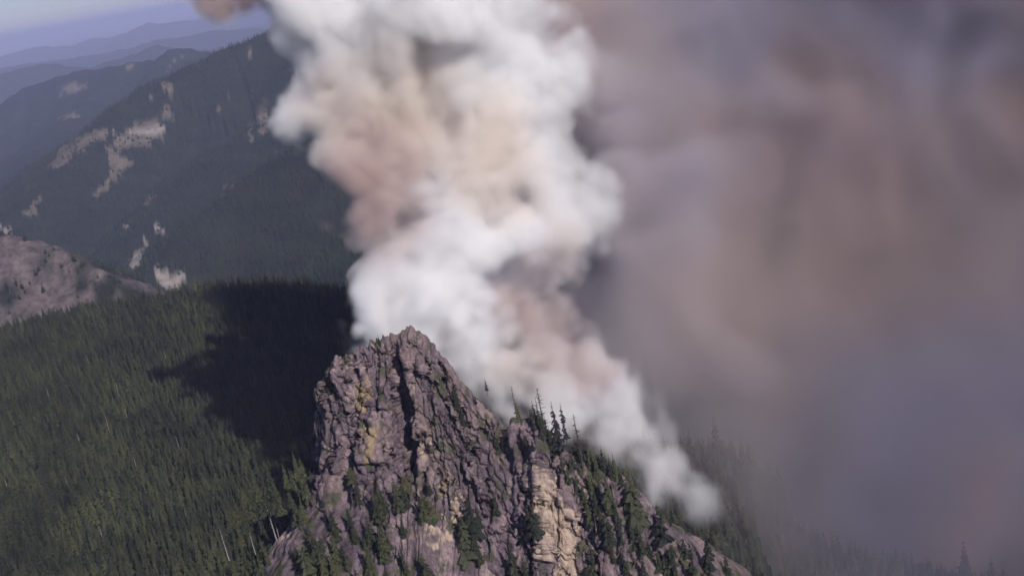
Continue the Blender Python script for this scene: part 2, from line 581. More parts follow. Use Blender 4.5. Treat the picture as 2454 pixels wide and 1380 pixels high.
GRAVEL = [
    [(308, 640), (320, 615), (340, 585), (346, 572), (358, 578), (352, 600), (340, 620), (330, 640)],
    [(358, 640), (390, 640), (420, 655), (450, 660), (440, 690), (410, 720), (395, 690), (375, 665)],
    [(366, 545), (380, 540), (400, 560), (396, 566), (382, 556)],
    [(-40, 545), (0, 544), (26, 551), (24, 556), (0, 553), (-40, 556)],
    [(0, 518), (8, 514), (6, 524)], [(290, 540), (306, 541), (308, 548), (296, 550)],
    [(300, 316), (340, 312), (404, 309), (404, 315), (340, 319), (300, 322)],
    [(236, 310), (272, 307), (272, 313), (240, 316)],
]
meadow = patch(MEADOWS, 2600, 9000, 6)
gravel = patch(GRAVEL, 2300, 5600, 5, 8)
hump = sstep(1450, 1560, gr) * (1 - sstep(2150, 2300, gr)) * infront
wn_ = fbm(GV[:, 0] / 70, GV[:, 1] / 70, 0.4, 4, 55)
scree = hump * sstep(-0.6, -0.1, wn_ + 0.002 * (GZ.ravel() - (CZ - 395)))
set_attr(me, 'meadow', meadow)
set_attr(me, 'gravel', gravel)
set_attr(me, 'scree', scree)
ground = link('ground', me, M_GROUND, smooth=True, kind='structure')

# ------------------------------------------------------------------ the crag: a swept cliff profile along a ridge spine
SP = [(2300, 2150, 392), (2050, 1850, 405), (1850, 1610, 420), (1690, 1392, 436), (1600, 1275, 444), (1545, 1185, 449), (1480, 1132, 456), (1400, 1108, 461), (1335, 1075, 466), (1306, 1030, 468), (1290, 1001, 469), (1226, 1004, 471), (1214, 1026, 471),
      (1170, 985, 474), (1120, 930, 477), (1075, 880, 479), (1040, 828, 481), (985, 792, 483), (940, 806, 485), (900, 822, 486), (862, 842, 487), (820, 858, 488), (788, 880, 492), (772, 925, 503), (775, 985, 520), (790, 1060, 545), (820, 1150, 580), (860, 1230, 620)]
SP = np.array([at(*p) for p in SP])
seg = np.concatenate([[0], np.cumsum(np.linalg.norm(np.diff(SP[:, :2], axis=0), axis=1))])
S_LEN = seg[-1]
NS = 900
sv = np.linspace(0, S_LEN, NS)
spine = np.stack([np.interp(sv, seg, SP[:, k]) for k in range(3)], -1)


def smooth1(a, n):
    k = np.hanning(n + 2)[1:-1]
    k /= k.sum()
    pad = np.concatenate([np.repeat(a[:1], n, 0), a, np.repeat(a[-1:], n, 0)])
    return np.stack([np.convolve(pad[:, i], k, 'same')[n:-n] for i in range(a.shape[1])], -1)


ds = S_LEN / NS
plan = smooth1(spine, int(14 / ds))
spine_z = smooth1(spine, max(3, int(1.5 / ds)))[:, 2]
tan = np.gradient(smooth1(plan, int(22 / ds))[:, :2], axis=0)
tan /= np.linalg.norm(tan, axis=1)[:, None]
nrm = np.stack([-tan[:, 1], tan[:, 0]], -1)          # towards the camera side
if nrm[NS // 3, 1] > 0:
    nrm = -nrm


def s_of(px):                                          # spine parameter of a control pixel column on the camera side
    i = int(np.argmin([abs(p - px) for p in (2300, 2050, 1850, 1690, 1600, 1545, 1480, 1400, 1335, 1306, 1290, 1226, 1214, 1170, 1120, 1075, 1040, 985, 940, 900, 862, 820, 788)]))
    return seg[i]


CH = np.interp(sv, [s_of(2300), s_of(1690), s_of(1480), s_of(1290), s_of(1120), s_of(1040), s_of(820), s_of(788), S_LEN], [50, 55, 66, 70, 64, 66, 58, 54, 20])
CR = np.interp(sv, [s_of(2300), s_of(1690), s_of(1480), s_of(1290), s_of(1120), s_of(1040), s_of(820), s_of(788), S_LEN], [40, 40, 44, 36, 26, 20, 14, 13, 12])
# crest towers
jag = sstep(s_of(1226), s_of(1120), sv) * 1.0
tow = 2.6 * noise3(sv / 6.0, 0.3, 0.1, 3) + 4.6 * np.abs(noise3(sv / 3.1, 1.3, 0.1, 4)) + 1.5 * noise3(sv / 1.4, 0.3, 0.1, 5)
spine_z = spine_z + tow * (0.35 + 0.65 * jag)

qc = np.linspace(0, 1, 230)                           # cliff
qt = np.linspace(0, 1, 170)[1:] ** 1.7               # talus
qb = np.linspace(1, 0, 60)[:-1] ** 1.3                # back slope
Sg, _ = np.meshgrid(sv, np.arange(len(qb) + len(qc) + len(qt)), indexing='ij')
off = np.zeros_like(Sg)
drop = np.zeros_like(Sg)
nb, nc, nt = len(qb), len(qc), len(qt)
off[:, :nb] = -130 * qb
drop[:, :nb] = 120 * qb + 10 * sstep(0, 0.08, qb)
prof = 0.10 * sstep(0, 0.05, qc) + 0.90 * qc ** 1.02   # horizontal run along the cliff
off[:, nb:nb + nc] = CR[:, None] * prof
drop[:, nb:nb + nc] = CH[:, None] * (0.985 * qc + 0.015 * np.sin(qc * 9))
off[:, nb + nc:] = CR[:, None] + 215 * qt
drop[:, nb + nc:] = CH[:, None] + 168 * qt + 0
V = np.empty(Sg.shape + (3,))
V[..., 0] = plan[:, None, 0] + nrm[:, None, 0] * off
V[..., 1] = plan[:, None, 1] + nrm[:, None, 1] * off
V[..., 2] = spine_z[:, None] - drop
cliff = np.zeros_like(Sg)
cliff[:, nb:nb + nc] = 1
cliff[:, nb + nc:] = (1 - sstep(0.0, 0.10, qt))[None]
cliff[:, :nb] = (1 - sstep(0.0, 0.12, qb))[None]


def normals(V):
    du = np.gradient(V, axis=0)
    dv = np.gradient(V, axis=1)
    n = np.cross(dv, du)
    n /= np.linalg.norm(n, axis=-1)[..., None] + 1e-9
    if n[NS // 2, nb + nc // 2, 1] > 0:
        n = -n
    return n


n0 = normals(V)
X_, Y_, Z_ = V[..., 0], V[..., 1], V[..., 2]
dz = drop
warp = 2.5 * noise3(Sg / 14, dz / 16, 0.7, 41)
rib = 1 - 2 * np.abs(noise3((Sg + warp) / 9.5, dz / 58, 0.2, 42))
rib2 = 1 - 2 * np.abs(noise3((Sg + warp) / 3.6, dz / 21, 3.2, 43))
big = noise3(Sg / 26, dz / 40, 1.1, 44)
rock = np.clip(cliff, 0, 1)
outc = sstep(0.05, 0.35, fbm(X_ / 22, Y_ / 22, Z_ / 30, 3, 61)) * (1 - rock)        # outcrops on the talus
rk = np.clip(rock + 0.8 * outc, 0, 1)
top_fade = np.ones_like(Sg)
top_fade[:, nb:nb + nc] = sstep(0, 0.08, qc)[None]
top_fade[:, :nb] = 0.25
ribm = 0.45 + 0.9 * sstep(-0.4, 0.5, noise3(Sg / 30, dz / 26, 5.1, 46))
f1c, fec, cidc = worley((Sg + 0.25 * dz) / 9.5, dz / 13.0, 0.3 * noise3(Sg / 12, dz / 12, 0.4, 47), 48)
push = rock * top_fade * (ribm * (3.0 * rib + 1.2 * rib2) + 6.0 * big + 5.2 * (cidc - 0.5) - 2.2 * np.exp(-fec * 10))
# explicit recesses: (px, py) centre, half widths along the spine and down the face, depth


def face_uv(px, py):
    vx, vy = proj(V.reshape(-1, 3))
    vx, vy = vx.reshape(Sg.shape), vy.reshape(Sg.shape)
    sub = (vx[:, nb:] - px) ** 2 + (vy[:, nb:] - py) ** 2
    i, j = np.unravel_index(np.argmin(sub), sub.shape)
    return sv[i], dz[i, j + nb], i, j + nb


for px, py, ws, wd, dep, lean in [(968, 1020, 4.0, 18, 14.0, 0.06), (956, 915, 2.4, 14, 8.0, 0.0), (985, 1110, 3.0, 10, 9.0, 0.1), (850, 880, 2.0, 9, 6.0, 0.0), (1018, 1130, 2.2, 12, 7.0, 0.12), (1050, 1185, 1.8, 10, 6.0, 0.05), (840, 1130, 2.2, 14, 6.5, 0.08), (905, 930, 1.6, 12, 4.0, 0.0), (790, 960, 1.5, 12, 4.5, 0.05), (1205, 1060, 2.2, 12, 6.0, 0.1), (1320, 1060, 2.0, 8, 5.0, 0.1),
                                  (1195, 1040, 2.0, 8, 3.0, 0.1), (1255, 1120, 1.5, 10, 3.5, 0.1), (1130, 1080, 1.4, 9, 2.5, 0.1), (1060, 900, 1.5, 6, 2.5, 0.0), (1210, 1290, 1.8, 12, 4.0, 0.1), (1090, 1310, 1.6, 10, 4.0, 0.1), (1500, 1220, 1.6, 8, 3.0, 0.1), (1020, 1340, 2.0, 9, 4.0, 0.1)]:
    s0, d0, _, _ = face_uv(px, py)
    u = (Sg - s0 + lean * (dz - d0) * -1 + 1.2 * noise3(Sg / 5, dz / 5, 0.9, 77)) / ws
    v = (dz - d0) / wd
    push = push - dep * np.exp(-(np.abs(u) ** 3) - v ** 4) * rock
V = V + n0 * push[..., None]
n1 = normals(V)
f1, fe, cid = worley(Sg / 5.2 + 0.3 * noise3(Sg / 6, dz / 6, 0.1, 50), dz / 14.0, push / 6, 51)
f1b, feb, cidb = worley(V[..., 0] / 1.9, V[..., 1] / 1.9, V[..., 2] / 3.6, 52)
blk = (cid - 0.5) * 3.0 - 1.9 * np.exp(-fe * 14)
blk2 = (cidb - 0.5) * 0.9 - 0.8 * np.exp(-feb * 12)
fine = fbm(V[..., 0] / 1.7, V[..., 1] / 1.7, V[..., 2] / 1.7, 3, 53)
patchy = 0.30 + 1.0 * sstep(-0.25, 0.45, fbm(Sg / 15, dz / 24, 0.6, 2, 58))
blk = blk * (0.45 + 0.55 * patchy)
blk2 = blk2 * patchy
fine = fine * (0.5 + 0.6 * patchy)
amp = np.clip(rk + 0.3, 0, 1)
rk = np.clip(rk + 0.45 * (np.arange(nb + nc + nt) > nb)[None, :], 0, 1)
V = V + n1 * ((blk * rock * top_fade + blk2 * rk + 0.32 * fine * amp) + 2.0 * outc * (1 - rock))[..., None]
V[..., 2] += (1 - rock) * (1.5 * noise3(V[..., 0] / 9, V[..., 1] / 9, 0.2, 54))
CV = V.reshape(-1, 3)
cpx, cpy = proj(CV)
cme = mesh_from('crag', CV, grid_quads(NS, nb + nc + nt))
cw = cpx + 22 * fbm(CV[:, 0] / 5, CV[:, 1] / 5, CV[:, 2] / 9, 4, 66, 0.65)
cv_ = cpy + 26 * fbm(CV[:, 0] / 5, CV[:, 1] / 5, CV[:, 2] / 9, 4, 67, 0.65)
front = (np.arange(nb + nc + nt)[None, :] > nb + 2) & np.ones_like(Sg, bool)
front = front.ravel()


def cmask(polys):
    m = np.zeros(len(CV))
    for p in polys:
        m = np.maximum(m, in_poly(cw, cv_, p))
    return m * front


ochre = cmask([[(850, 915), (875, 905), (888, 940), (872, 985), (858, 1000), (850, 960)], [(872, 1035), (895, 1015), (900, 1045), (885, 1090), (876, 1120), (868, 1080)], [(878, 1150), (890, 1148), (884, 1175)], [(1060, 1130), (1072, 1130), (1075, 1200), (1064, 1200)]])
pale = cmask([[(1280, 1120), (1310, 1115), (1335, 1170), (1350, 1220), (1390, 1225), (1395, 1270), (1375, 1300), (1395, 1380), (1340, 1390), (1315, 1330), (1275, 1330), (1300, 1260), (1278, 1205)], [(1020, 1250), (1070, 1255), (1075, 1300), (1050, 1310), (1020, 1280)], [(655, 1250), (690, 1245), (690, 1280), (660, 1300)], [(1085, 1190), (1110, 1190), (1112, 1245), (1085, 1240)], [(1003, 1055), (1020, 1050), (1030, 1085), (1012, 1095)]])  # the last small patch paints a sunlit facet as paler rock
facing = n1[..., 2].ravel()
mossn = fbm(CV[:, 0] / 7, CV[:, 1] / 7, CV[:, 2] / 10, 4, 71)
moss = np.clip(sstep(0.1, 0.45, mossn + 0.5 * (facing - 0.45)) * 0.85, 0, 1) * (1 - np.maximum(ochre, pale)) + (1 - rk.ravel()) * 0.45 * sstep(-0.1, 0.4, mossn)
set_attr(cme, 'ochre', ochre * 0.85)
set_attr(cme, 'pale', np.clip(pale * sstep(-0.5, 0.1, mossn + 0.25), 0, 1))
set_attr(cme, 'block_tone', 0.35 * cid + 0.4 * cidb + 0.25 * cidc)
set_attr(cme, 'moss', np.clip(moss, 0, 1))
crag = link('crag', cme, M_ROCK, label='craggy purple grey rock pinnacle and cliff below the white smoke', cat='cliff', kind='structure')

# height raster of crag for planting
RX0, RY0, RS = -420.0, 220.0, 1.5
RNX, RNY = 500, 330
rast = np.full((RNX, RNY), -1e9)
ii = ((CV[:, 0] - RX0) / RS).astype(int)
jj = ((CV[:, 1] - RY0) / RS).astype(int)
ok = (ii >= 0) & (ii < RNX) & (jj >= 0) & (jj < RNY)
np.maximum.at(rast, (ii[ok], jj[ok]), CV[ok, 2])
for _ in range(3):                                    # fill small holes
    sh = np.maximum.reduce([np.roll(rast, 1, 0), np.roll(rast, -1, 0), np.roll(rast, 1, 1), np.roll(rast, -1, 1)])
    rast = np.where(rast < -1e8, sh, rast)


def surf_h(x, y):
    g = ground_h(x, y)
    i = np.clip(((x - RX0) / RS).astype(int), 0, RNX - 1)
    j = np.clip(((y - RY0) / RS).astype(int), 0, RNY - 1)
    inside = (x > RX0) & (x < RX0 + RS * RNX) & (y > RY0) & (y < RY0 + RS * RNY)
    c = np.where(inside, rast[i, j], -1e9)
    return np.maximum(g, c), c > g


bvh = BVHTree.FromPolygons([tuple(v) for v in CV], [tuple(q) for q in grid_quads(NS, nb + nc + nt)])


def hit(px, py):
    d = FWD + CX * (px - PW / 2) / FP - CY * (py - PH / 2) / FP
    d = Vector(d / np.linalg.norm(d))
    h = bvh.ray_cast(Vector(CAM), d, 3000)
    return None if h[0] is None else np.array(h[0])


# ------------------------------------------------------------------ trees
def tube(vs, fs, pts, radii, n=6):
    b = len(vs)
    for (p, r) in zip(pts, radii):
        for k in range(n):
            a = 2 * math.pi * k / n
            vs.append((p[0] + r * math.cos(a), p[1] + r * math.sin(a), p[2]))
    for i in range(len(pts) - 1):
        for k in range(n):
            fs.append((b + i * n + k, b + i * n + (k + 1) % n, b + (i + 1) * n + (k + 1) % n, b + (i + 1) * n + k))


def rod(vs, fs, p0, p1, r0, r1, n=4):
    p0, p1 = np.array(p0, float), np.array(p1, float)
    d = p1 - p0
    d /= np.linalg.norm(d) + 1e-9
    u = np.cross(d, [0.3, 0.2, 0.9])
    u /= np.linalg.norm(u) + 1e-9
    w = np.cross(d, u)
    b = len(vs)
    for p, r in ((p0, r0), (p1, r1)):
        for k in range(n):
            a = 2 * math.pi * k / n
            vs.append(tuple(p + r * (u * math.cos(a) + w * math.sin(a))))
    for k in range(n):
        fs.append((b + k, b + (k + 1) % n, b + n + (k + 1) % n, b + n + k))


def pydata(name, vs, fs):
    m = bpy.data.meshes.new(name)
    m.from_pydata([tuple(v) for v in vs], [], fs)
    m.update()
    return m


def trunk_mesh(rs, h=1.0, r=0.017):
    vs, fs = [], []
    bend = rs.uniform(-0.012, 0.012, 2)
    pts = [(bend[0] * t * t, bend[1] * t * t, -0.06 + t * 1.05) for t in np.linspace(0, 1, 6)]
    tube(vs, fs, pts, [r * (1.05 - t) + 0.001 for t in np.linspace(0, 1, 6)])
    return pydata('trunk', vs, fs)


def crown_mesh(rs, width=0.14, whorls=19, gaps=0.12, bottom=0.10, shape=0.8, clumpy=0.25, arms=6):
    """unit-height conifer crown: whorls of drooping, forked sprays"""
    vs, fs = [], []
    for w in range(whorls):
        t = bottom + (0.985 - bottom) * (w + rs.uniform(-0.3, 0.3)) / (whorls - 1)
        t = min(max(t, bottom), 0.99)
        L = width * max(0.05, (1 - (t - bottom) / (1 - bottom))) ** shape
        L *= 1 + clumpy * math.sin(w * 1.9 + rs.uniform(-1, 1))
        n = arms if t < 0.8 else max(4, arms - 2)
        a0 = rs.uniform(0, 6.28)
        for k in range(n):
            if rs.random() < gaps:
                continue
            a = a0 + 6.283 * k / n + rs.uniform(-0.35, 0.35)
            l = L * rs.uniform(0.65, 1.2) + 0.006
            dr = l * rs.uniform(0.25, 0.75)
            ca, sa = math.cos(a), math.sin(a)
            wd = l * rs.uniform(0.30, 0.45)
            up = l * 0.16
            b = len(vs)
            # spray: spine points root, mid, tip with side fronds
            vs += [(0, 0, t + up * 0.3), (ca * l * .55, sa * l * .55, t - dr * .25 + up), (ca * l, sa * l, t - dr),
                   (ca * l * .45 - sa * wd, sa * l * .45 + ca * wd, t - dr * .62), (ca * l * .45 + sa * wd, sa * l * .45 - ca * wd, t - dr * .62),
                   (ca * l * .86 - sa * wd * .6, sa * l * .86 + ca * wd * .6, t - dr * 1.12), (ca * l * .86 + sa * wd * .6, sa * l * .86 - ca * wd * .6, t - dr * 1.12)]
            fs += [(b, b + 3, b + 1), (b, b + 1, b + 4), (b + 1, b + 5, b + 2), (b + 1, b + 2, b + 6), (b + 3, b + 5, b + 1), (b + 4, b + 1, b + 6)]
    b = len(vs)
    vs += [(0.004, 0, .96), (-.003, .003, .96), (-.003, -.003, .96), (0, 0, 1.03)]
    fs += [(b, b + 1, b + 3), (b + 1, b + 2, b + 3), (b + 2, b, b + 3)]
    return pydata('crown', vs, fs)


def dead_meshes(rs, branches=26, keep=0.0, spread=0.10):
    vs, fs = [], []
    lean = rs.uniform(-0.02, 0.02, 2)
    pts = [(lean[0] * t, lean[1] * t, -0.06 + t * 1.06) for t in np.linspace(0, 1, 5)]
    tube(vs, fs, pts, [0.016 * (1.05 - t) + 0.0025 for t in np.linspace(0, 1, 5)], 6)
    tr = pydata('trunk', vs, fs)
    vs, fs = [], []
    for k in range(branches):
        t = rs.uniform(0.22, 0.98)
        a = rs.uniform(0, 6.28)
        l = spread * (1.1 - t) * rs.uniform(0.4, 1.3) + 0.012
        p0 = (lean[0] * t, lean[1] * t, t)
        p1 = (p0[0] + math.cos(a) * l, p0[1] + math.sin(a) * l, t - l * rs.uniform(-0.1, 0.5))
        rod(vs, fs, p0, p1, 0.0065, 0.0025, 3)
        if rs.random() < 0.5:
            a2 = a + rs.uniform(-.8, .8)
            m = [(p0[i] + p1[i]) / 2 for i in range(3)]
            rod(vs, fs, m, (m[0] + math.cos(a2) * l * .5, m[1] + math.sin(a2) * l * .5, m[2] - l * .2), 0.002, 0.001, 3)
    return tr, pydata('branches', vs, fs)


rs = np.random.default_rng(11)
TRUNKS = [trunk_mesh(rs) for _ in range(3)]
for m in TRUNKS:
    m.materials.append(M_BARK)
DTRUNKS = []


def crowns(mat, n, **kw):
    out = []
    for _ in range(n):
        m = crown_mesh(rs, **kw)
        m.materials.append(mat)
        out.append(m)
    return out


CR_FIR = crowns(M_FIR, 5, width=0.15, whorls=18)
CR_OLIVE = crowns(M_OLIVE, 4, width=0.16, whorls=17, clumpy=0.35)
CR_SPIRE = crowns(M_FIR, 3, width=0.095, whorls=20, shape=0.7)
CR_CLUMP = crowns(M_FIR, 4, width=0.21, whorls=13, clumpy=0.5, gaps=0.22, shape=0.45, bottom=0.14)
CR_RUST = crowns(M_RUST, 2, width=0.15, whorls=16, gaps=0.3)
CR_SPARSE = crowns(M_SCORCH_SHADE, 4, width=0.12, whorls=17, gaps=0.3, clumpy=0.5, bottom=0.25)
CR_SHADED = crowns(M_SCORCH_SHADE, 3, width=0.13, whorls=18, gaps=0.15)
CR_SHRUB = crowns(M_OLIVE, 3, width=0.42, whorls=9, clumpy=0.3, gaps=0.1, shape=0.4, bottom=0.05, arms=8)
DEAD_S = [dead_meshes(rs, 14, spread=0.07) for _ in range(4)]
DEAD_B = [dead_meshes(rs, 44, spread=0.15) for _ in range(4)]
for t, b in DEAD_S:
    t.materials.append(M_SILVER)
    b.materials.append(M_SILVER)
for t, b in DEAD_B:
    t.materials.append(M_BURNT)
    b.materials.append(M_BURNT)


def plant(name, base, height, parts, label, cat, group=None, rot=None, lean=(0, 0), fat=1.0):
    e = bpy.data.objects.new(name, None)
    COL.objects.link(e)
    e.empty_display_size = 0.5
    e.location = base
    e.rotation_euler = (lean[0], lean[1], random.uniform(0, 6.28) if rot is None else rot)
    e.scale = (height * fat, height * fat, height)
    tag(e, label, cat, group)
    for pn, m in parts:
        o = bpy.data.objects.new(pn, m)
        COL.objects.link(o)
        o.parent = e
        if pn == 'branches':
            o['kind'] = 'stuff'
    return e


KINDS = {'fir': CR_FIR, 'olive': CR_OLIVE, 'spire': CR_SPIRE, 'clump': CR_CLUMP, 'rust': CR_RUST, 'sparse': CR_SPARSE, 'shaded': CR_SHADED, 'shrub': CR_SHRUB}


def conifer(base, h, kind, label, group, fat=1.0):
    m = random.choice(KINDS[kind])
    return plant('shrub' if kind == 'shrub' else 'conifer_tree', base, h, [('trunk', random.choice(TRUNKS)), ('crown', m)], label, 'shrub' if kind == 'shrub' else 'tree', group, fat=fat, lean=(random.uniform(-.03, .03), random.uniform(-.03, .03)))


def snag(base, h, burnt, label, group, lean=(0, 0), fat=1.0):
    t, b = random.choice(DEAD_B if burnt else DEAD_S)
    return plant('dead_tree', base, h, [('trunk', t), ('branches', b)], label, 'dead tree', group, lean=lean, fat=fat)


def height_to(b, tip):
    """height of a tree standing at b whose top reaches pixel row tip"""
    y0 = float(proj(b)[1])
    h = (y0 - tip) / FP * b[1]
    for _ in range(4):
        h *= (y0 - tip) / max(1e-3, y0 - float(proj(b + np.array([0, 0, h]))[1]))
    return h


def place(px, py, tip, D=None):
    """base point under a pixel and the height that brings the top to pixel row `tip`"""
    if D is None:
        b = hit(px, py)
        if b is None or b[1] > 640:
            b = at(px, py, 462)
    else:
        b = at(px, py, D)
    return b, max(height_to(b, tip), 2.0)


G_RIDGE = 'conifers along the burning ridge'
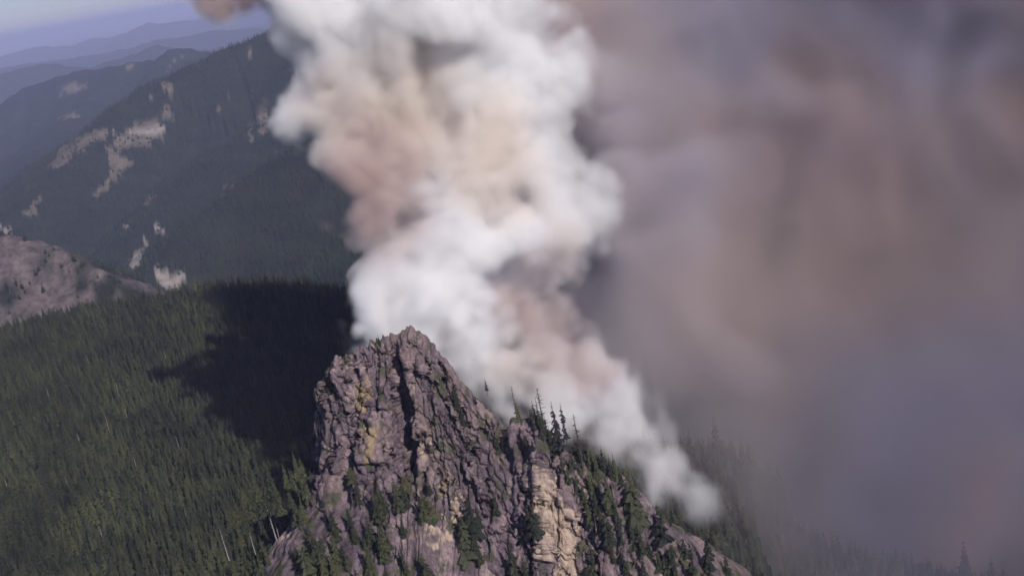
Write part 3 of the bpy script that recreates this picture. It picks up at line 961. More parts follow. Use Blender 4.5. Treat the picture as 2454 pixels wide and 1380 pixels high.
# (base px, base py, tip py, kind, label)
HERO = [
    (1525, 1252, 1133, 'clump', 'tall shaggy conifer standing dark against white smoke on the right ridge'),
    (1590, 1302, 1222, 'clump', 'broad flat-topped conifer lower down the ridge beside the pale smoke'),
    (1642, 1335, 1288, 'clump', 'small bushy conifer below the flat-topped one on the ridge'),
    (1703, 1392, 1268, 'fir', 'dense cone shaped conifer at the bottom edge under the white smoke'),
    (1664, 1392, 1288, 'spire', 'slim conifer just left of the dense cone shaped one at the bottom'),
    (1748, 1395, 1318, 'fir', 'short hazy conifer right of the dense cone shaped one at the bottom'),
    (1285, 1022, 960, 'fir', 'green conifer on top of the square rock knob'),
    (1318, 1078, 1003, 'fir', 'green conifer on the right flank of the square rock knob'),
    (1338, 1072, 962, 'sparse', 'thin scorched conifer rising into smoke right of the square knob'),
    (1352, 1024, 966, 'sparse', 'small scorched conifer half lost in smoke above the ridge'),
    (1348, 1105, 984, 'sparse', 'tall scorched conifer with ragged crown behind the knob'),
    (1303, 1050, 985, 'fir', 'conifer leaning close to the right side of the square knob'),
    (1416, 1125, 1062, 'spire', 'narrow spire conifer, left one of a close pair on the crest'),
    (1424, 1128, 1072, 'spire', 'narrow spire conifer, right one of a close pair on the crest'),
    (1450, 1135, 1068, 'sparse', 'ragged twin topped conifer on the crest against white smoke'),
    (1458, 1138, 1085, 'sparse', 'short ragged conifer touching the twin topped one'),
    (1476, 1150, 1083, 'spire', 'single thin spire at the end of the crest group'),
    (1370, 1130, 1092, 'fir', 'small conifer at the foot of the tall bare snag'),
    (1392, 1140, 1105, 'olive', 'small olive conifer between the snag and the spire pair'),
    (1196, 1088, 1000, 'spire', 'dark spire conifer left of the square rock knob'),
    (1212, 1098, 1046, 'spire', 'short spire in the cleft left of the square knob'),
    (1104, 1004, 922, 'spire', 'dark narrow conifer on the ledge below the smoke source'),
    (1094, 985, 912, 'spire', 'second narrow conifer crowded on the same ledge, upper one'),
    (1110, 1020, 960, 'fir', 'short conifer at the bottom of the narrow ledge'),
    (1135, 1285, 1192, 'clump', 'bushy conifer growing in the middle of the cliff'),
    (1152, 1262, 1205, 'olive', 'olive conifer touching the bushy one on the cliff'),
    (1192, 1232, 1168, 'fir', 'conifer on the cliff ledge right of the bushy one'),
    (1122, 1345, 1240, 'clump', 'big dark conifer low on the cliff beside the pale slab'),
    (1150, 1352, 1262, 'fir', 'dark conifer standing right of the big one low on the cliff'),
    (1284, 1285, 1200, 'clump', 'rounded dark conifer left of the pale orange scar'),
    (1268, 1262, 1215, 'fir', 'smaller conifer left of the rounded one by the scar'),
    (1238, 1385, 1288, 'fir', 'green conifer at the bottom below the grey slabs'),
    (1262, 1395, 1330, 'olive', 'olive conifer at the bottom edge near the pale scar'),
    (1425, 1385, 1308, 'clump', 'bushy conifer at the bottom right of the pale scar'),
    (1482, 1265, 1192, 'fir', 'conifer on the steep flank left of the tall shaggy one'),
    (1462, 1300, 1232, 'clump', 'bushy conifer below it on the steep flank'),
    (1540, 1330, 1262, 'fir', 'conifer in front of the flat-topped one on the flank'),
    (1612, 1352, 1300, 'clump', 'low bushy conifer right under the flat-topped one'),
    (912, 832, 802, 'spire', 'tiny conifer on the notch left of the summit'),
    (655, 1188, 1102, 'fir', 'tall pointed conifer at the left foot of the pinnacle'),
    (640, 1192, 1130, 'fir', 'conifer just left of the tall pointed one'),
    (690, 1168, 1108, 'olive', 'olive conifer between the tall pointed one and the cliff'),
    (714, 1140, 1082, 'fir', 'conifer pressed against the left edge of the cliff'),
    (705, 1172, 1120, 'fir', 'low conifer at the corner of the cliff foot'),
    (845, 1150, 1120, 'shrub', 'green shrubs in the gully of the pinnacle face'),
    (862, 1205, 1140, 'fir', 'conifer at the bottom of the gully on the pinnacle'),
    (975, 1175, 1140, 'shrub', 'yellow green bush at the foot of the dark recess'),
    (1048, 1200, 1150, 'spire', 'narrow conifer in the crack of the right buttress'),
    (790, 935, 915, 'shrub', 'tiny bush on the shoulder of the left tower'),
    (1168, 945, 905, 'sparse', 'small dark conifer half hidden in smoke above the slope'),
    (1030, 1240, 1200, 'shrub', 'small bush under the right buttress'),
    (1300, 1042, 972, 'fir', 'dark green conifer in the crest row backed by white smoke'),
    (1314, 1066, 988, 'sparse', 'thin ragged conifer in the crest row backed by white smoke'),
    (1327, 1092, 1018, 'fir', 'dark green conifer in the crest row backed by white smoke'),
    (1360, 1066, 1000, 'sparse', 'thin ragged conifer in the crest row backed by white smoke'),
    (1376, 1136, 1060, 'sparse', 'thin ragged conifer in the crest row backed by white smoke'),
    (1408, 1114, 1050, 'sparse', 'thin ragged conifer in the crest row backed by white smoke'),
    (1432, 1142, 1085, 'fir', 'dark green conifer in the crest row backed by white smoke'),
    (1466, 1152, 1098, 'sparse', 'thin ragged conifer in the crest row backed by white smoke'),
    (1492, 1164, 1118, 'fir', 'dark green conifer in the crest row backed by white smoke'),
    (1420, 1192, 1128, 'olive', 'olive conifer in the thicket on the slope just below the crest row'),
    (1441, 1203, 1140, 'fir', 'dark conifer in the thicket on the slope just below the crest row'),
    (1400, 1204, 1150, 'olive', 'olive conifer in the thicket on the slope just below the crest row'),
    (1462, 1224, 1150, 'clump', 'bushy conifer in the thicket on the slope just below the crest row'),
    (1431, 1234, 1170, 'fir', 'dark conifer in the thicket on the slope just below the crest row'),
    (1385, 1184, 1130, 'fir', 'dark conifer in the thicket on the slope just below the crest row'),
    (1415, 1254, 1190, 'olive', 'olive conifer in the thicket on the slope just below the crest row'),
    (1446, 1272, 1208, 'fir', 'dark conifer in the thicket on the slope just below the crest row'),
    (1502, 1244, 1188, 'fir', 'dark conifer in the thicket on the slope just below the crest row'),
    (1350, 1134, 1090, 'fir', 'dark conifer in the thicket on the slope just below the crest row'),
    (1365, 1160, 1112, 'olive', 'olive conifer in the thicket on the slope just below the crest row'),
    (1490, 1304, 1248, 'fir', 'dark conifer on the broken slope below the tall shaggy and flat-topped ones'),
    (1520, 1314, 1255, 'clump', 'bushy conifer on the broken slope below the tall shaggy and flat-topped ones'),
    (1470, 1344, 1288, 'fir', 'dark conifer on the broken slope below the tall shaggy and flat-topped ones'),
    (1560, 1344, 1285, 'fir', 'dark conifer on the broken slope below the tall shaggy and flat-topped ones'),
    (1582, 1368, 1308, 'olive', 'olive conifer on the broken slope below the tall shaggy and flat-topped ones'),
    (1622, 1392, 1338, 'fir', 'dark conifer on the broken slope below the tall shaggy and flat-topped ones'),
    (1502, 1384, 1325, 'clump', 'bushy conifer on the broken slope below the tall shaggy and flat-topped ones'),
    (1545, 1385, 1330, 'fir', 'dark conifer on the broken slope below the tall shaggy and flat-topped ones'),
    (1600, 1385, 1330, 'clump', 'bushy conifer on the broken slope below the tall shaggy and flat-topped ones'),
    (622, 1202, 1140, 'fir', 'dark conifer in the thick group round the tall pointed one left of the cliff'),
    (606, 1216, 1158, 'olive', 'olive conifer in the thick group round the tall pointed one left of the cliff'),
    (590, 1228, 1172, 'fir', 'dark conifer in the thick group round the tall pointed one left of the cliff'),
    (668, 1206, 1150, 'fir', 'dark conifer in the thick group round the tall pointed one left of the cliff'),
    (730, 1188, 1136, 'fir', 'dark conifer in the thick group round the tall pointed one left of the cliff'),
    (575, 1248, 1190, 'olive', 'olive conifer in the thick group round the tall pointed one left of the cliff'),
    (676, 1232, 1172, 'olive', 'olive conifer in the thick group round the tall pointed one left of the cliff'),
    (650, 1232, 1176, 'fir', 'dark conifer in the thick group round the tall pointed one left of the cliff'),
    (632, 1240, 1186, 'fir', 'dark conifer in the thick group round the tall pointed one left of the cliff'),
    (610, 1250, 1196, 'olive', 'olive conifer in the thick group round the tall pointed one left of the cliff'),
    (560, 1262, 1205, 'fir', 'dark conifer in the thick group round the tall pointed one left of the cliff'),
    (700, 1215, 1160, 'fir', 'dark conifer in the thick group round the tall pointed one left of the cliff'),
    (590, 1275, 1220, 'olive', 'olive conifer in the thick group round the tall pointed one left of the cliff'),
    (630, 1275, 1222, 'fir', 'dark conifer in the thick group round the tall pointed one left of the cliff'),
]
LOOK = {'fir': 'dark green', 'olive': 'olive green', 'spire': 'narrow', 'clump': 'bushy'}
n_ind = 0
for px, py, tip, kind, lab in HERO:
    b, h = place(px, py, tip)
    conifer(b, h, kind, lab, 'conifers and bushes on the crag')
    n_ind += 1

DEAD = [
    (1397, 1120, 992, 1, 'tall bare snag with a bushy tip against the white smoke'),
    (1311, 1062, 930, 1, 'tall burnt snag standing above the square rock knob'),
    (1236, 985, 925, 1, 'bare burnt pole lost in smoke left of the knob'),
    (1295, 1020, 950, 1, 'short burnt snag beside the tall one above the knob'),
    (1385, 1100, 1040, 1, 'thin burnt snag left of the tall bare one'),
    (1440, 1128, 1100, 1, 'stubby burnt snag between the crest conifers'),
    (548, 1338, 1262, 0, 'long silver snag leaning left among the lower left trees'),
    (662, 1290, 1204, 0, 'silver snag on the rubble left of the pinnacle foot'),
    (672, 1300, 1245, 0, 'shorter silver snag beside the one on the rubble'),
    (612, 1325, 1268, 0, 'forked grey snag above the bare rock patch'),
    (708, 1165, 1128, 0, 'pale broken trunk by the left edge of the cliff'),
]
for px, py, tip, burnt, lab in DEAD:
    b, h = place(px, py, tip)
    snag(b, h, burnt, lab, 'burnt and bleached snags on the crag', lean=(0, random.uniform(-.1, 0) if not burnt else random.uniform(-.02, .02)), fat=1.0 if not burnt else 1.1)

# dim silhouettes on the spur inside the smoke
SIL = [(1722, 1104, 1000, 'biggest dim spire in the brown smoke right of the ridge'), (1640, 1102, 1040, 'dim spire close to the edge of the white smoke'), (1657, 1106, 1028, 'taller dim conifer second from the white smoke edge'),
       (1690, 1106, 1052, 'faint conifer between the two dim spire groups'), (1757, 1108, 1046, 'dim conifer right of the biggest dim spire'), (1782, 1112, 1050, 'rounded dim conifer near the end of the dim row'),
       (1801, 1126, 1066, 'last dim conifer of the row before the slope drops'), (1742, 1108, 1070, 'short dim conifer at the foot of the biggest spire'), (1614, 1100, 1062, 'faint conifer touching the white smoke plume'),
       (1817, 1212, 1135, 'lone dim spire below the row, in brown smoke'), (1900, 1300, 1228, 'dim broad conifer low in the bluish smoke'), (1932, 1318, 1250, 'dim conifer right of the broad one low in the smoke'), (1880, 1290, 1255, 'short dim conifer left of the broad one'),
       (2010, 1352, 1290, 'faint conifer on the low middle of the smoky slope'), (2060, 1362, 1300, 'fainter conifer right of the low middle one'), (2232, 1400, 1335, 'faint spire near the bottom right edge'),
       (2316, 1416, 1298, 'tall faint spire at the bottom right'), (2380, 1428, 1332, 'faint conifer second from the bottom right corner'), (2412, 1432, 1340, 'faint conifer nearest the bottom right corner'), (2150, 1390, 1340, 'short faint conifer at the bottom right'), (1965, 1340, 1290, 'slim faint conifer low in the bluish smoke')]
for px, py, tip, lab in SIL:
    D = np.interp(px, [1600, 1800, 1840, 2450], [600, 615, 610, 610])
    b, h = place(px, py, tip, D)
    b[2] = min(b[2], float(ground_h(b[0:1], b[1:2])[0])) - 0.3
    h = height_to(b, tip)
    conifer(b, h, 'shaded', lab, 'dim conifers inside the brown smoke', fat=1.35)
    n_ind += 1

# bleached logs lying among the trees
LOGS = [((481, 1336), (506, 1362), 'upper silver log lying among trees at the lower left'), ((486, 1352), (503, 1372), 'lower silver log lying beside the upper one'), ((606, 1349), (652, 1376), 'long bleached log lying below the bare rock patch'), ((586, 1362), (604, 1346), 'short bleached log across the end of the long one')]
for (x0, y0), (x1, y1), lab in LOGS:
    a, b = hit(x0, y0), hit(x1, y1)
    if a is None or b is None:
        continue
    if np.linalg.norm(a - b) > 16:
        b = a + (b - a) / np.linalg.norm(b - a) * 12
    c = (a + b) / 2
    vs, fs = [], []
    rod(vs, fs, a - c + [0, 0, .6], b - c + [0, 0, .6], 0.38, 0.22, 7)
    fs.append(tuple(range(6, -1, -1)))
    fs.append(tuple(range(7, 14)))
    o = link('fallen_log', pydata('fallen_log', vs, fs), M_SILVER, label=lab, cat='log', group='bleached logs among the trees')
    o.location = c
    vs, fs = [], []
    for k in range(5):
        t = random.uniform(.2, .9)
        p = (a - c) * (1 - t) + (b - c) * t + [0, 0, .6]
        rod(vs, fs, p, p + np.array([random.uniform(-1, 1), random.uniform(-1, 1), random.uniform(.3, 1.3)]), .09, .03, 4)
    link('branch_stubs', pydata('branch_stubs', vs, fs), M_SILVER, parent=o)

# ------------------------------------------------------------------ the forest in the basin and on the lower slopes
cell = 5.2
gx, gy = np.meshgrid(np.arange(-720, 330, cell), np.arange(330, 1420, cell), indexing='ij')
fx = (gx + rng.uniform(-.5, .5, gx.shape) * cell).ravel()
fy = (gy + rng.uniform(-.5, .5, gx.shape) * cell).ravel()
keep = (np.abs(np.degrees(np.arctan2(fx, fy))) < 33)
fx, fy = fx[keep], fy[keep]
fz, on_crag = surf_h(fx, fy)
e = 8.0
zx = (surf_h(fx + e, fy)[0] - surf_h(fx - e, fy)[0]) / (2 * e)
zy = (surf_h(fx, fy + e)[0] - surf_h(fx, fy - e)[0]) / (2 * e)
slope = np.hypot(zx, zy)
P = np.stack([fx, fy, fz], -1)
tpx, tpy = proj(P)
clump = fbm(fx / 16, fy / 16, 0.4, 3, 91)
dens = 0.97 - 0.75 * sstep(0.42, 0.75, fbm(fx / 34, fy / 34, 1.4, 3, 95))
crag_d = 0.50 + 0.6 * sstep(-0.3, 0.2, clump)
dens = np.where(on_crag, crag_d, dens)
dens = np.where(on_crag & (slope > np.where(tpx < 760, 2.2, 1.3)), 0.0, dens)
dens = np.where(on_crag & (tpx > 740) & (tpx < 1215) & (tpy < 1165), 0.0, dens)
# bare rock patches in the lower left and centre
bare = np.zeros(len(fx), bool)
for poly in ([(650, 1235), (700, 1230), (735, 1290), (745, 1400), (680, 1400), (655, 1330)], [(585, 1300), (615, 1295), (620, 1345), (590, 1345)], [(985, 1330), (1040, 1300), (1110, 1330), (1110, 1420), (970, 1420)], [(1020, 1230), (1085, 1230), (1085, 1315), (1020, 1315)],
             [(1270, 1100), (1420, 1120), (1400, 1420), (1290, 1420)], [(580, 1345), (660, 1345), (670, 1390), (585, 1390)], [(1440, 1340), (1700, 1340), (1750, 1480), (1440, 1480)]):
    bare |= in_poly(tpx, tpy, poly)
dens = np.where(bare & on_crag, 0.06, dens)
dens = np.where(on_crag & (tpx > 1560) & (tpy < 1400), 0.5, dens)
dens = np.where(on_crag & (tpx > 1180), dens * 0.35, dens)
dens = np.where(on_crag & (tpx < 650), 1.0, dens)
dens = np.where(fy > 1325, dens * 0.5, dens)
keep = (rng.random(len(fx)) < dens) & (slope < 2.2)
P, on_crag, clump = P[keep], on_crag[keep], clump[keep]
nT = len(P)
hgt = rng.uniform(8.0, 20.5, nT) * (1 + 0.18 * fbm(P[:, 0] / 60, P[:, 1] / 60, 0.1, 2, 92))
hgt = hgt * (1 + 0.3 * sstep(1150, 1290, P[:, 1]))
hgt = np.where(on_crag, hgt * rng.uniform(0.6, 1.05, nT) * np.where(P[:, 0] > -8, 0.62, 1.0), hgt)
tpx, tpy = proj(P)
ttx, tty = proj(P + np.stack([0 * hgt, 0 * hgt, hgt], -1))
vis = (tpx > -40) & (tpx < 1700) & (tty < 1380) & (tpy > 600)
# hidden behind the crag?
size = np.where(vis, hgt / P[:, 1], 0)
order = np.argsort(-size)
chosen, rest = [], np.ones(nT, bool)
for i in order:
    if len(chosen) >= 300 - n_ind:
        break
    if size[i] <= 0:
        break
    top = P[i] + [0, 0, hgt[i] * 0.85]
    d = Vector(top - CAM)
    L = d.length
    h_ = bvh.ray_cast(Vector(CAM), d.normalized(), L - 3)
    if h_[0] is None:
        chosen.append(i)
        rest[i] = False
for i in chosen:
    p = P[i] - [0, 0, 0.4]
    x, y = tpx[i], tpy[i]
    u = rng.random()
    if on_crag[i]:
        kind = 'olive' if u < 0.6 else ('fir' if u < 0.88 else ('spire' if u < .95 else 'clump'))
        if x < 560:
            lab, g = 'olive green conifer in the stand sloping down left of the spur', 'conifers on the left flank of the spur'
        elif x < 760:
            lab, g = f'{LOOK[kind]} conifer among pale rubble {"above the bare slab" if y < 1290 else "beside and below the bare slab"} left of the pinnacle', 'conifers among the rubble left of the pinnacle'
        elif x < 1020:
            lab, g = f'{LOOK[kind]} conifer in the thick stand {"just under the cliff foot" if y < 1260 else "at the bottom edge"} below the pinnacle', 'conifers in the stand under the pinnacle'
        elif x < 1290:
            lab, g = 'conifer rooted on ledges low on the middle cliff', 'conifers on the ledges of the middle cliff'
        else:
            lab, g = f'{LOOK[kind]} conifer on the grey broken slope right of the pale scar', 'conifers right of the pale scar'
    else:
        kind = 'olive' if u < 0.2 else ('rust' if u > 0.985 else ('spire' if u > .9 else 'fir'))
        size_w = 'tall' if hgt[i] > 16.5 else ('short' if hgt[i] < 13 else 'mid-sized')
        look = {'olive': 'olive green', 'rust': 'rust brown', 'spire': 'narrow dark', 'fir': 'dark green'}[kind]
        where = 'nearest the bottom left corner' if x < 130 and y > 1200 else ('along the left edge' if x < 130 else ('along the bottom edge' if y > 1290 else ('close to the smoke shadow' if x > 400 else 'in the middle of the sunlit stand')))
        lab, g = f'{size_w} {look} conifer of the basin forest {where}', 'conifers nearest in the basin forest'
    conifer(p, hgt[i], kind, lab, g, fat=rng.uniform(0.95, 1.3))

# silver snags standing in the basin forest
fs_pix = [(118, 962, 925), (286, 955, 918), (264, 1045, 995), (194, 1070, 1032), (400, 868, 838), (130, 1292, 1262), (246, 1290, 1250), (165, 1172, 1135), (60, 1240, 1205), (330, 1130, 1090), (350, 1180, 1145), (310, 1010, 975), (90, 1020, 990), (430, 1075, 1040), (215, 880, 850), (20, 1180, 1140), (385, 1290, 1250), (450, 1250, 1215)]
for px, py, tip in fs_pix:
    D = 700.0
    for _ in range(30):                                 # walk along the ray to the canopy surface
        p = at(px, py, D)
        g = float(surf_h(p[0:1], p[1:2])[0][0])
        D -= np.clip((g + 4 - p[2]) * 1.2, -40, 40)
    p = at(px, py, D)
    g = float(surf_h(p[0:1], p[1:2])[0][0])
    p[2] = g
    h = (proj(p)[1] - tip) / FP * p[1] * 1.06
    snag(p, min(max(h, 12), 24), 0, f'{"tall" if h > 15 else "short"} silver snag in the basin forest ' + ('by the left edge' if px < 140 else ('high on the slope near the rim' if py < 1000 else ('near the bottom edge' if py > 1230 else 'half way up the slope'))), 'silver snags in the basin forest', lean=(0, random.uniform(-.12, .02)), fat=1.25)


def instancer(name, pts, scales, protos, label, fatr=(0.9, 1.25), seed=1):
    """one stuff object: points with attributes, real trees placed on them by geometry nodes"""
    me = bpy.data.meshes.new(name)
    me.vertices.add(len(pts))
    me.vertices.foreach_set('co', np.asarray(pts, np.float32).ravel())
    r = np.random.default_rng(seed)
    set_attr(me, 'tree_height', scales)
    set_attr(me, 'tree_fat', np.asarray(scales) * r.uniform(*fatr, len(pts)))
    set_attr(me, 'tree_turn', r.uniform(0, 6.283, len(pts)))
    ia = me.attributes.new('tree_kind', 'INT', 'POINT')
    ia.data.foreach_set('value', r.integers(0, len(protos), len(pts)).astype(np.int32))
    o = link(name, me, label=label, kind='stuff', cat='forest')
    ng = bpy.data.node_groups.new(name, 'GeometryNodeTree')
    ng.interface.new_socket('Geometry', in_out='INPUT', socket_type='NodeSocketGeometry')
    ng.interface.new_socket('Geometry', in_out='OUTPUT', socket_type='NodeSocketGeometry')
    nd = ng.nodes
    gi, go = nd.new('NodeGroupInput'), nd.new('NodeGroupOutput')
    src = nd.new('GeometryNodeGeometryToInstance')
    # the sources are crowns of trees that stand in the scene themselves
    m2p = nd.new('GeometryNodeMeshToPoints')
    inst = nd.new('GeometryNodeInstanceOnPoints')
    inst.inputs['Pick Instance'].default_value = True

    def named(n, typ='FLOAT'):
        a = nd.new('GeometryNodeInputNamedAttribute')
        a.data_type = typ
        a.inputs['Name'].default_value = n
        return a.outputs['Attribute']
    comb = nd.new('ShaderNodeCombineXYZ')
    ng.links.new(named('tree_fat'), comb.inputs[0])
    ng.links.new(named('tree_fat'), comb.inputs[1])
    ng.links.new(named('tree_height'), comb.inputs[2])
    rot = nd.new('ShaderNodeCombineXYZ')
    ng.links.new(named('tree_turn'), rot.inputs[2])
    for p in reversed(protos):
        oi = nd.new('GeometryNodeObjectInfo')
        oi.inputs['Object'].default_value = p
        oi.inputs['As Instance'].default_value = True
        oi.transform_space = 'ORIGINAL'
        ng.links.new(oi.outputs['Geometry'], src.inputs[0])
    ng.links.new(gi.outputs[0], m2p.inputs['Mesh'])
    ng.links.new(m2p.outputs[0], inst.inputs['Points'])
    ng.links.new(src.outputs[0], inst.inputs['Instance'])
    ng.links.new(named('tree_kind', 'INT'), inst.inputs['Instance Index'])
    ng.links.new(rot.outputs[0], inst.inputs['Rotation'])
    ng.links.new(comb.outputs[0], inst.inputs['Scale'])
    ng.links.new(inst.outputs[0], go.inputs[0])
    mod = o.modifiers.new('trees', 'NODES')
    mod.node_group = ng
    return o


def crown_objects(pref):
    """crown objects of trees already standing in the scene, one per mesh, used as instance sources"""
    seen, out = set(), []
    for o in COL.objects:
        if o.name.split('.')[0] == 'crown' and o.data in pref and o.data.name not in seen:
            seen.add(o.data.name)
            out.append(o)
    return out


fprotos = crown_objects(CR_FIR) * 3 + crown_objects(CR_OLIVE) + crown_objects(CR_SPIRE)[:2]
RP, RH = P[rest], hgt[rest]
instancer('basin_forest', RP - [0, 0, 0.4], RH, fprotos, 'dense dark conifer forest filling the basin beyond the rocky spur', seed=5)

# far forest on the valley sides
cell = 13.0
px_, py_ = np.meshgrid(np.arange(-3000, 900, cell), np.arange(1380, 5300, cell), indexing='ij')
qx = (px_ + rng.uniform(-.5, .5, px_.shape) * cell).ravel()
qy = (py_ + rng.uniform(-.5, .5, px_.shape) * cell).ravel()
a_ = np.degrees(np.arctan2(qx, qy))
k = (a_ > -30) & (a_ < -1)
qx, qy = qx[k], qy[k]
qz = ground_h(qx, qy)
Q = np.stack([qx, qy, qz], -1)
qpx, qpy = proj(Q)
qr = np.hypot(qx, qy)


def pixpatch(polys, warp=6.0, seed=3):
    m = np.zeros(len(Q), bool)
    wx = qpx + 2.2 * warp * fbm(qx / 70, qy / 70, 0.5, 3, seed, 0.7)
    wy = qpy + 1.3 * warp * fbm(qx / 70, qy / 70, 7.5, 3, seed, 0.7)
    for p in polys:
        m |= in_poly(wx, wy, p)
    return m


d = np.full(len(Q), 0.86)
d[pixpatch(MEADOWS)] = 0.12
d[pixpatch(GRAVEL, 5, 8)] = 0.0
hm = (qr > 1480) & (qr < 2250)
hn = fbm(qx / 70, qy / 70, 0.4, 4, 55) + 0.002 * (qz - (CZ - 395))
d = np.where(hm, 0.8 * (1 - sstep(-0.55, -0.1, hn)) + 0.14, d)
d = np.where((qpy > 790) | (qpx > 1000) | (qpx < -60), 0, d)
k = rng.random(len(Q)) < d
Q = Q[k]
far_h = rng.uniform(9, 27, len(Q)) * np.where(np.hypot(Q[:, 0], Q[:, 1]) < 2300, 0.7, 1.0)
vs, fs = [], []
FARC = []
for v in range(3):
    m = crown_mesh(rs, width=0.19, whorls=7, gaps=0.05, bottom=0.08, shape=0.8, clumpy=0.2, arms=5)
    m.materials.append(M_FARFIR)
    FARC.append(m)
# three real trees of this kind on the rocky hump carry the crowns the far forest repeats
near_ids = np.argsort(np.hypot(Q[:, 0] - at(200, 640, 1800)[0], Q[:, 1] - 1800))[:3]
fp = []
for c, i in enumerate(near_ids):
    t = plant('conifer_tree', Q[i] - [0, 0, .3], float(far_h[i]), [('trunk', TRUNKS[c]), ('crown', FARC[c])], 'small dark conifer on the far rocky hump beyond the forest rim', 'tree', 'conifers on the far rocky hump')
    fp.append(t.children[1] if t.children[1].data in FARC else t.children[0])
msk = np.ones(len(Q), bool)
msk[near_ids] = False
instancer('valley_forest', Q[msk] - [0, 0, .4], far_h[msk], fp, 'hazy conifer forest covering the valley sides beyond the basin', (1.0, 1.5), seed=9)
# forest on the dim spur in the smoke
sx = rng.uniform(60, 420, 420)
sy = rng.uniform(560, 720, 420)
sz = ground_h(sx, sy)
k = (sz > CZ - 520) & (surf_h(sx, sy)[1] == False)
S3 = np.stack([sx, sy, sz - .4], -1)[k]
instancer('smoky_forest', S3, rng.uniform(5, 12, len(S3)), crown_objects(CR_SHADED), 'dim conifer forest on the slope inside the brown smoke', (1, 1.25), seed=4)


# ------------------------------------------------------------------ smoke: density grids filled from lists of puffs
def up_mat(n, m):
    """cubic b-spline interpolation matrix from m lattice values to n samples"""
    x = np.linspace(1, m - 2.001, n)
    i = np.floor(x).astype(int)
    t = x - i
    w = np.stack([(1 - t) ** 3 / 6, (3 * t ** 3 - 6 * t ** 2 + 4) / 6, (-3 * t ** 3 + 3 * t ** 2 + 3 * t + 1) / 6, t ** 3 / 6], 1)
    Mx = np.zeros((n, m), np.float32)
    for kk in range(4):
        np.add.at(Mx, (np.arange(n), np.clip(i - 1 + kk, 0, m - 1)), w[:, kk])
    return Mx


def gnoise(shape, cellv, seed):
    r = np.random.default_rng(seed)
    ms = [max(5, int(n / cellv) + 4) for n in shape]
    L = r.standard_normal(ms).astype(np.float32)
    A_, B_, C_ = (up_mat(n, m) for n, m in zip(shape, ms))
    o = np.tensordot(A_, L, (1, 0))
    o = np.tensordot(B_, o, (1, 1)).transpose(1, 0, 2)
    o = np.tensordot(o, C_, (2, 1))
    return (o / 0.42).astype(np.float32)


def puffs_to_field(puffs, lo, shape, vox, warps):
    """blended union of soft puffs in warped space: 0 in open air, towards 1 inside"""
    co = [np.broadcast_to((lo[k_] + np.arange(shape[k_]) * vox).astype(np.float32).reshape([-1 if q == k_ else 1 for q in range(3)]), shape).copy() for k_ in range(3)]
    for cv, amp_, sd in warps:
        for k_ in range(3):
            co[k_] += amp_ * gnoise(shape, cv, sd + k_)
    T = np.ones(shape, np.float32)
    pad = sum(w_[1] for w_ in warps) * 1.6
    for c, r, w in puffs:
        R = r * 1.45
        a = np.maximum(((c - R - pad - lo) / vox).astype(int), 0)
        b = np.minimum(((c + R + pad - lo) / vox).astype(int) + 2, shape)
        if np.any(b <= a):
            continue
        sl_ = tuple(slice(a[k_], b[k_]) for k_ in range(3))
        q = ((co[0][sl_] - c[0]) ** 2 + (co[1][sl_] - c[1]) ** 2 + (co[2][sl_] - c[2]) ** 2) / (R * R)
        q = np.clip(1 - q, 0, 1)
        T[sl_] *= 1 - 0.93 * w * q * q
    return 1 - T


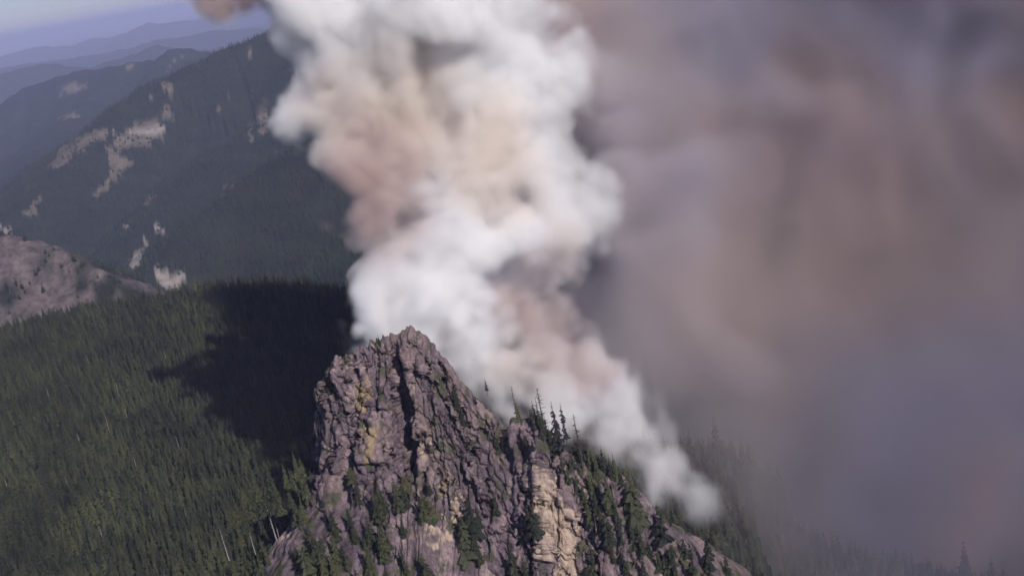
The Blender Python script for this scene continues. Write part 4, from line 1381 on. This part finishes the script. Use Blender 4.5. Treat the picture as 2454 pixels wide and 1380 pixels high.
def smoke_object(name, dens, lo, vox, mat, label, cat='smoke'):
    shape = dens.shape
    me = bpy.data.meshes.new(name)
    n = dens.size
    me.vertices.add(n)
    set_attr(me, 'smoke_density', dens.ravel())
    o = link(name, me, None, label=label, cat=cat, kind='stuff')
    me.materials.append(mat)
    ng = bpy.data.node_groups.new(name, 'GeometryNodeTree')
    ng.interface.new_socket('Geometry', in_out='INPUT', socket_type='NodeSocketGeometry')
    ng.interface.new_socket('Geometry', in_out='OUTPUT', socket_type='NodeSocketGeometry')
    nd, lk = ng.nodes, ng.links.new
    gi, go = nd.new('NodeGroupInput'), nd.new('NodeGroupOutput')
    hi = lo + (np.array(shape) - 1) * vox
    vc = nd.new('GeometryNodeVolumeCube')
    vc.inputs['Min'].default_value = tuple(lo)
    vc.inputs['Max'].default_value = tuple(hi)
    for kx, nn in zip('XYZ', shape):
        vc.inputs['Resolution ' + kx].default_value = nn
    pos = nd.new('GeometryNodeInputPosition')

    def vmath(op, a, b):
        m = nd.new('ShaderNodeVectorMath')
        m.operation = op
        for kk, v in enumerate((a, b)):
            if isinstance(v, tuple):
                m.inputs[kk].default_value = v
            else:
                lk(v, m.inputs[kk])
        return m

    def fmath(op, a, b):
        m = nd.new('ShaderNodeMath')
        m.operation = op
        for kk, v in enumerate((a, b)):
            if isinstance(v, (int, float)):
                m.inputs[kk].default_value = v
            else:
                lk(v, m.inputs[kk])
        return m.outputs[0]
    rel = vmath('SUBTRACT', pos.outputs[0], tuple(lo))
    rel = vmath('SCALE', rel.outputs[0], (0, 0, 0))
    rel.inputs['Scale'].default_value = 1.0 / vox
    sep = nd.new('ShaderNodeSeparateXYZ')
    lk(rel.outputs[0], sep.inputs[0])
    i = [fmath('MINIMUM', fmath('MAXIMUM', fmath('ROUND', sep.outputs[k_], 0), 0), shape[k_] - 1) for k_ in range(3)]
    # float32 cannot count past 16.7 million: keep the grids below that
    idx = fmath('ADD', fmath('ADD', fmath('MULTIPLY', i[0], float(shape[1] * shape[2])), fmath('MULTIPLY', i[1], float(shape[2]))), i[2])
    si = nd.new('GeometryNodeSampleIndex')
    si.data_type = 'FLOAT'
    si.domain = 'POINT'
    at_ = nd.new('GeometryNodeInputNamedAttribute')
    at_.data_type = 'FLOAT'
    at_.inputs['Name'].default_value = 'smoke_density'
    lk(gi.outputs[0], si.inputs['Geometry'])
    lk(at_.outputs['Attribute'], si.inputs['Value'])
    lk(idx, si.inputs['Index'])
    lk(si.outputs[0], vc.inputs['Density'])
    sm = nd.new('GeometryNodeSetMaterial')
    sm.inputs['Material'].default_value = mat
    lk(vc.outputs[0], sm.inputs[0])
    lk(sm.outputs[0], go.inputs[0])
    mod = o.modifiers.new('smoke', 'NODES')
    mod.node_group = ng
    return o


def pf(lst):
    return [(at(a, b, D), r * D / FP, 1.0) for a, b, D, r in lst]


WHITE = pf([(1045, 15, 560, 85), (1030, -60, 565, 110), (1180, 30, 575, 90), (925, 850, 524, 75), (1000, 870, 520, 85), (1060, 910, 514, 70), (905, 785, 512, 34), (960, 770, 522, 55), (1040, 790, 518, 60), (955, 715, 528, 82), (1060, 715, 530, 110), (1150, 735, 530, 60), (1000, 640, 533, 105), (935, 632, 526, 66), (900, 655, 524, 46), (1100, 650, 540, 95),
            (1080, 560, 545, 105), (1010, 555, 545, 80), (1180, 565, 548, 75), (1280, 580, 553, 72), (1370, 610, 558, 62), (1400, 655, 558, 42), (1060, 470, 548, 85), (1010, 425, 525, 58), (1130, 455, 552, 80),
            (1290, 240, 592, 120), (1350, 230, 597, 85), (1395, 150, 602, 55), (1420, 120, 602, 38), (1240, 120, 602, 130), 
            (655, 120, 570, 48), (705, 100, 575, 80), (690, 30, 575, 72), (800, 70, 582, 120), (950, 50, 588, 150), (1090, 60, 592, 160), (1190, 170, 600, 120), (800, -80, 590, 150), (950, -100, 600, 170), (1100, -90, 600, 180), (1220, -10, 605, 100), (1000, -230, 610, 190), (1170, -230, 620, 160),
            (1070, 828, 504, 62), (1110, 843, 510, 90), (1160, 873, 512, 90), (1220, 883, 516, 109), (1300, 893, 520, 117), (1200, 943, 504, 62), (1280, 958, 506, 77), (1350, 983, 507, 93), (1430, 1003, 509, 103), (1500, 1028, 509, 96), (1555, 1043, 509, 74),
            (1480, 1083, 502, 87), (1550, 1123, 498, 96), (1600, 1173, 494, 90), (1640, 1233, 490, 81), (1605, 1243, 482, 62), (1685, 1283, 486, 64), (1705, 1328, 481, 49), (1450, 1053, 494, 62)])
BROWN = pf([(905, 450, 545, 95), (855, 440, 545, 90), (880, 515, 545, 65), (825, 380, 550, 75), (758, 370, 548, 24), (1260, 790, 548, 65), (1330, 730, 572, 85), (1340, 850, 545, 75), (1420, 905, 540, 65), (1450, 940, 533, 42), (1250, 690, 575, 100), (1180, 720, 570, 70), (1330, 700, 580, 90), (580, -12, 612, 78), (640, -20, 612, 75), (520, -30, 615, 70), (545, 0, 612, 55), (1390, 800, 560, 80)])
TAN = pf([(1330, 465, 585, 130), (1410, 470, 590, 95), (1400, 570, 585, 90), (1390, 640, 580, 75), (1320, 600, 590, 100), (1200, 480, 580, 80), (830, 372, 560, 72), (757, 370, 556, 19), (950, 355, 562, 110), (1090, 350, 572, 140), (1240, 340, 582, 130), (720, 262, 570, 66), (820, 262, 575, 110), (780, 205, 570, 90), (950, 235, 575, 140), (1120, 230, 583, 150),
          (1180, 400, 580, 110), (1300, 380, 590, 110), (1270, 800, 545, 60), (1330, 850, 545, 75), (1400, 900, 540, 70), (1440, 930, 533, 45), (1250, 660, 575, 80), (1330, 700, 580, 70), (1220, 860, 530, 60)])

VOX = 1.3
lo = np.array([-205.0, 440.0, CZ - 290.0])
shape = (258, 165, 300)


def build_plume(puffs, seed, amp_, soft, iso, lo):
    F = puffs_to_field(puffs, lo, shape, VOX, ((26, 5.0, seed), (11, 2.8, seed + 10)))
    n = np.zeros(shape, np.float32)
    for cv, w, sd in ((24, 0.42, 21), (13, 0.50, 22), (7.0, 0.36, 23), (3.6, 0.20, 24)):
        n += w * (np.abs(gnoise(shape, cv, seed + sd)) - 0.57)
    F = F - iso + amp_ * n * (F > 0.004)
    return (np.clip(F / soft, 0, 1) ** 1.35).astype(np.float32)


dw = build_plume(WHITE + TAN + BROWN, 320, 0.54, 0.74, 0.34, lo)
gxw = (lo[0] + np.arange(shape[0]) * VOX)[:, None, None]
gzw = (lo[2] + np.arange(shape[2]) * VOX)[None, None, :]
low = 1 - sstep(CZ - 175, CZ - 135, gzw)                    # the drift along the ridge is thinner than the column
thin = 1 - 0.60 * sstep(0, 42, gxw) * (1 - low)             # and the column frays out on its right
thin = thin * (1 - low * (0.46 * sstep(-35, 0, gxw) + 0.24 * sstep(15, 60, gxw)))
cmid = at(1345, 745, 556)
gyw = (lo[1] + np.arange(shape[1]) * VOX)[None, :, None]
dmid = np.sqrt((gxw - cmid[0]) ** 2 + (gyw - cmid[1]) ** 2 + (gzw - cmid[2]) ** 2)
thin = thin * (1 - 0.74 * (1 - sstep(10, 42, dmid)))         # brown veil between the column and the drift
rag = np.clip(0.62 + 0.55 * gnoise(shape, 7.0, 901) + 0.42 * gnoise(shape, 3.5, 902), 0.05, 1.3)
thin = thin * (1 - low * (1 - rag)) * (1 - 0.50 * low * sstep(42, 85, gxw))       # torn and fading towards its foot
dw = (dw * thin).astype(np.float32)
# keep the open air in front of the crag clear and fade the grid's own border
zz = lo[2] + np.arange(shape[2]) * VOX
edge = np.minimum.reduce(np.broadcast_arrays(np.minimum(np.arange(shape[0]), shape[0] - 1 - np.arange(shape[0]))[:, None, None], np.minimum(np.arange(shape[1]), shape[1] - 1 - np.arange(shape[1]))[None, :, None], np.minimum(np.arange(shape[2]), shape[2] - 1 - np.arange(shape[2]))[None, None, :])).astype(np.float32)
edge = np.clip((edge - 1) / 8.0, 0, 1)
smoke_object('smoke_plume', dw * edge, lo, VOX, mat_plume(), 'thick white and tan smoke column billowing up from behind the crag')

HIGH_SHADE = [(np.array([-84.0, 765, CZ + 78]), 48, 1.0), (np.array([-62.0, 722, CZ + 118]), 45, 1.0), (np.array([-85.0, 715, CZ + 60]), 45, 1.0), (np.array([-45.0, 690, CZ + 35]), 60, 1.0), (np.array([-70.0, 735, CZ - 5]), 48, 1.0), (np.array([60.0, 640, CZ + 150]), 75, 1.0), (np.array([-5.0, 690, CZ + 105]), 70, 1.0), (np.array([115.0, 610, CZ + 160]), 70, 1.0), (np.array([30.0, 740, CZ + 120]), 80, 1.0)]  # unseen smoke above the view, added to cast shade on the basin forest
BANK = HIGH_SHADE + pf([(1490, 800, 630, 150), (1570, 950, 625, 130), (1410, 900, 605, 110), (1500, 620, 660, 160), (1470, 860, 690, 170), (1540, 740, 710, 190), (1600, 900, 690, 160), (1150, -220, 760, 260), (1040, -280, 720, 240), (1400, -260, 800, 280), (1330, 130, 760, 170), (1420, 30, 760, 200), (1260, 60, 810, 190), (1270, 330, 810, 190), (1320, 600, 800, 170), (1250, -150, 800, 200), (1450, 50, 790, 230), (1500, 350, 775, 220), (1500, 650, 755, 220), (1500, 870, 730, 140), (1650, 950, 735, 170), (1800, 200, 820, 380), (1800, 650, 800, 380), (1850, 1000, 740, 300), (2200, 200, 860, 480), (2250, 650, 820, 450), (2250, 1050, 740, 350),
           (2650, 400, 860, 500), (2650, 900, 800, 450), (2500, 1200, 740, 280), (1700, -200, 820, 350), (2100, -300, 860, 400), (2600, -200, 860, 450), (2050, 1280, 730, 200)])
VOXB = 5.0
lob = np.array([-70.0, 480.0, CZ - 500.0])
shb = (148, 126, 142)
F = puffs_to_field(BANK, lob, shb, VOXB, ((16, 28.0, 310), (7, 12.0, 320)))
n = 0.8 * gnoise(shb, 22, 301) + 0.7 * (0.7 - np.abs(gnoise(shb, 12, 302))) + 0.75 * (0.7 - np.abs(gnoise(shb, 6.5, 303))) + 0.4 * (0.7 - np.abs(gnoise(shb, 3.5, 304)))
db = np.clip((F - 0.22 + 0.36 * n * (F > 0.01)) / 1.2, 0, 1) ** 1.2
# a thin veil spreads forward over the spur
bx = lob[0] + np.arange(shb[0]) * VOXB
by = lob[1] + np.arange(shb[1]) * VOXB
bz = lob[2] + np.arange(shb[2]) * VOXB
veil = (sstep(40, 110, bx)[:, None, None] * sstep(490, 560, by)[None, :, None] * (1 - sstep(CZ - 250, CZ - 120, bz))[None, None, :]) * np.clip(0.8 + 0.5 * n, 0.1, 2)
db = np.maximum(db, 0.065 * veil).astype(np.float32)
cb = at(1530, 885, 575)
rb = np.sqrt((bx[:, None, None] - cb[0]) ** 2 + (by[None, :, None] - cb[1]) ** 2 + (bz[None, None, :] - cb[2]) ** 2)
db = np.maximum(db, 0.16 * np.exp(-(rb / 34) ** 2) * np.clip(0.7 + 0.5 * n, 0.2, 1.5)).astype(np.float32)
eb = np.minimum.reduce(np.broadcast_arrays(np.minimum(np.arange(shb[0]), shb[0] - 1 - np.arange(shb[0]))[:, None, None], np.minimum(np.arange(shb[1]), shb[1] - 1 - np.arange(shb[1]))[None, :, None], np.minimum(np.arange(shb[2]), shb[2] - 1 - np.arange(shb[2]))[None, None, :])).astype(np.float32)
db = db * np.clip((eb - 1) / 6.0, 0, 1)
smoke_object('smoke_bank', db, lob, VOXB, mat_bank(), 'broad brown purple smoke bank drifting over the slope to the right')

# ------------------------------------------------------------------ haze: the blue air between here and the far ranges
hx, z0, z1 = 120000.0, float(GV[:, 2].min()) - 1.0, CZ + 225.0
hv = [(sx_ * hx, sy_ * hx, z) for z in (z0, z1) for sy_ in (-1, 1) for sx_ in (-1, 1)]
hf = [(0, 2, 3, 1), (4, 5, 7, 6), (0, 1, 5, 4), (2, 6, 7, 3), (0, 4, 6, 2), (1, 3, 7, 5)]
link('haze', pydata('haze', hv, hf), mat_haze((0.64, 0.67, 0.99), 4.9e-5), kind='stuff')
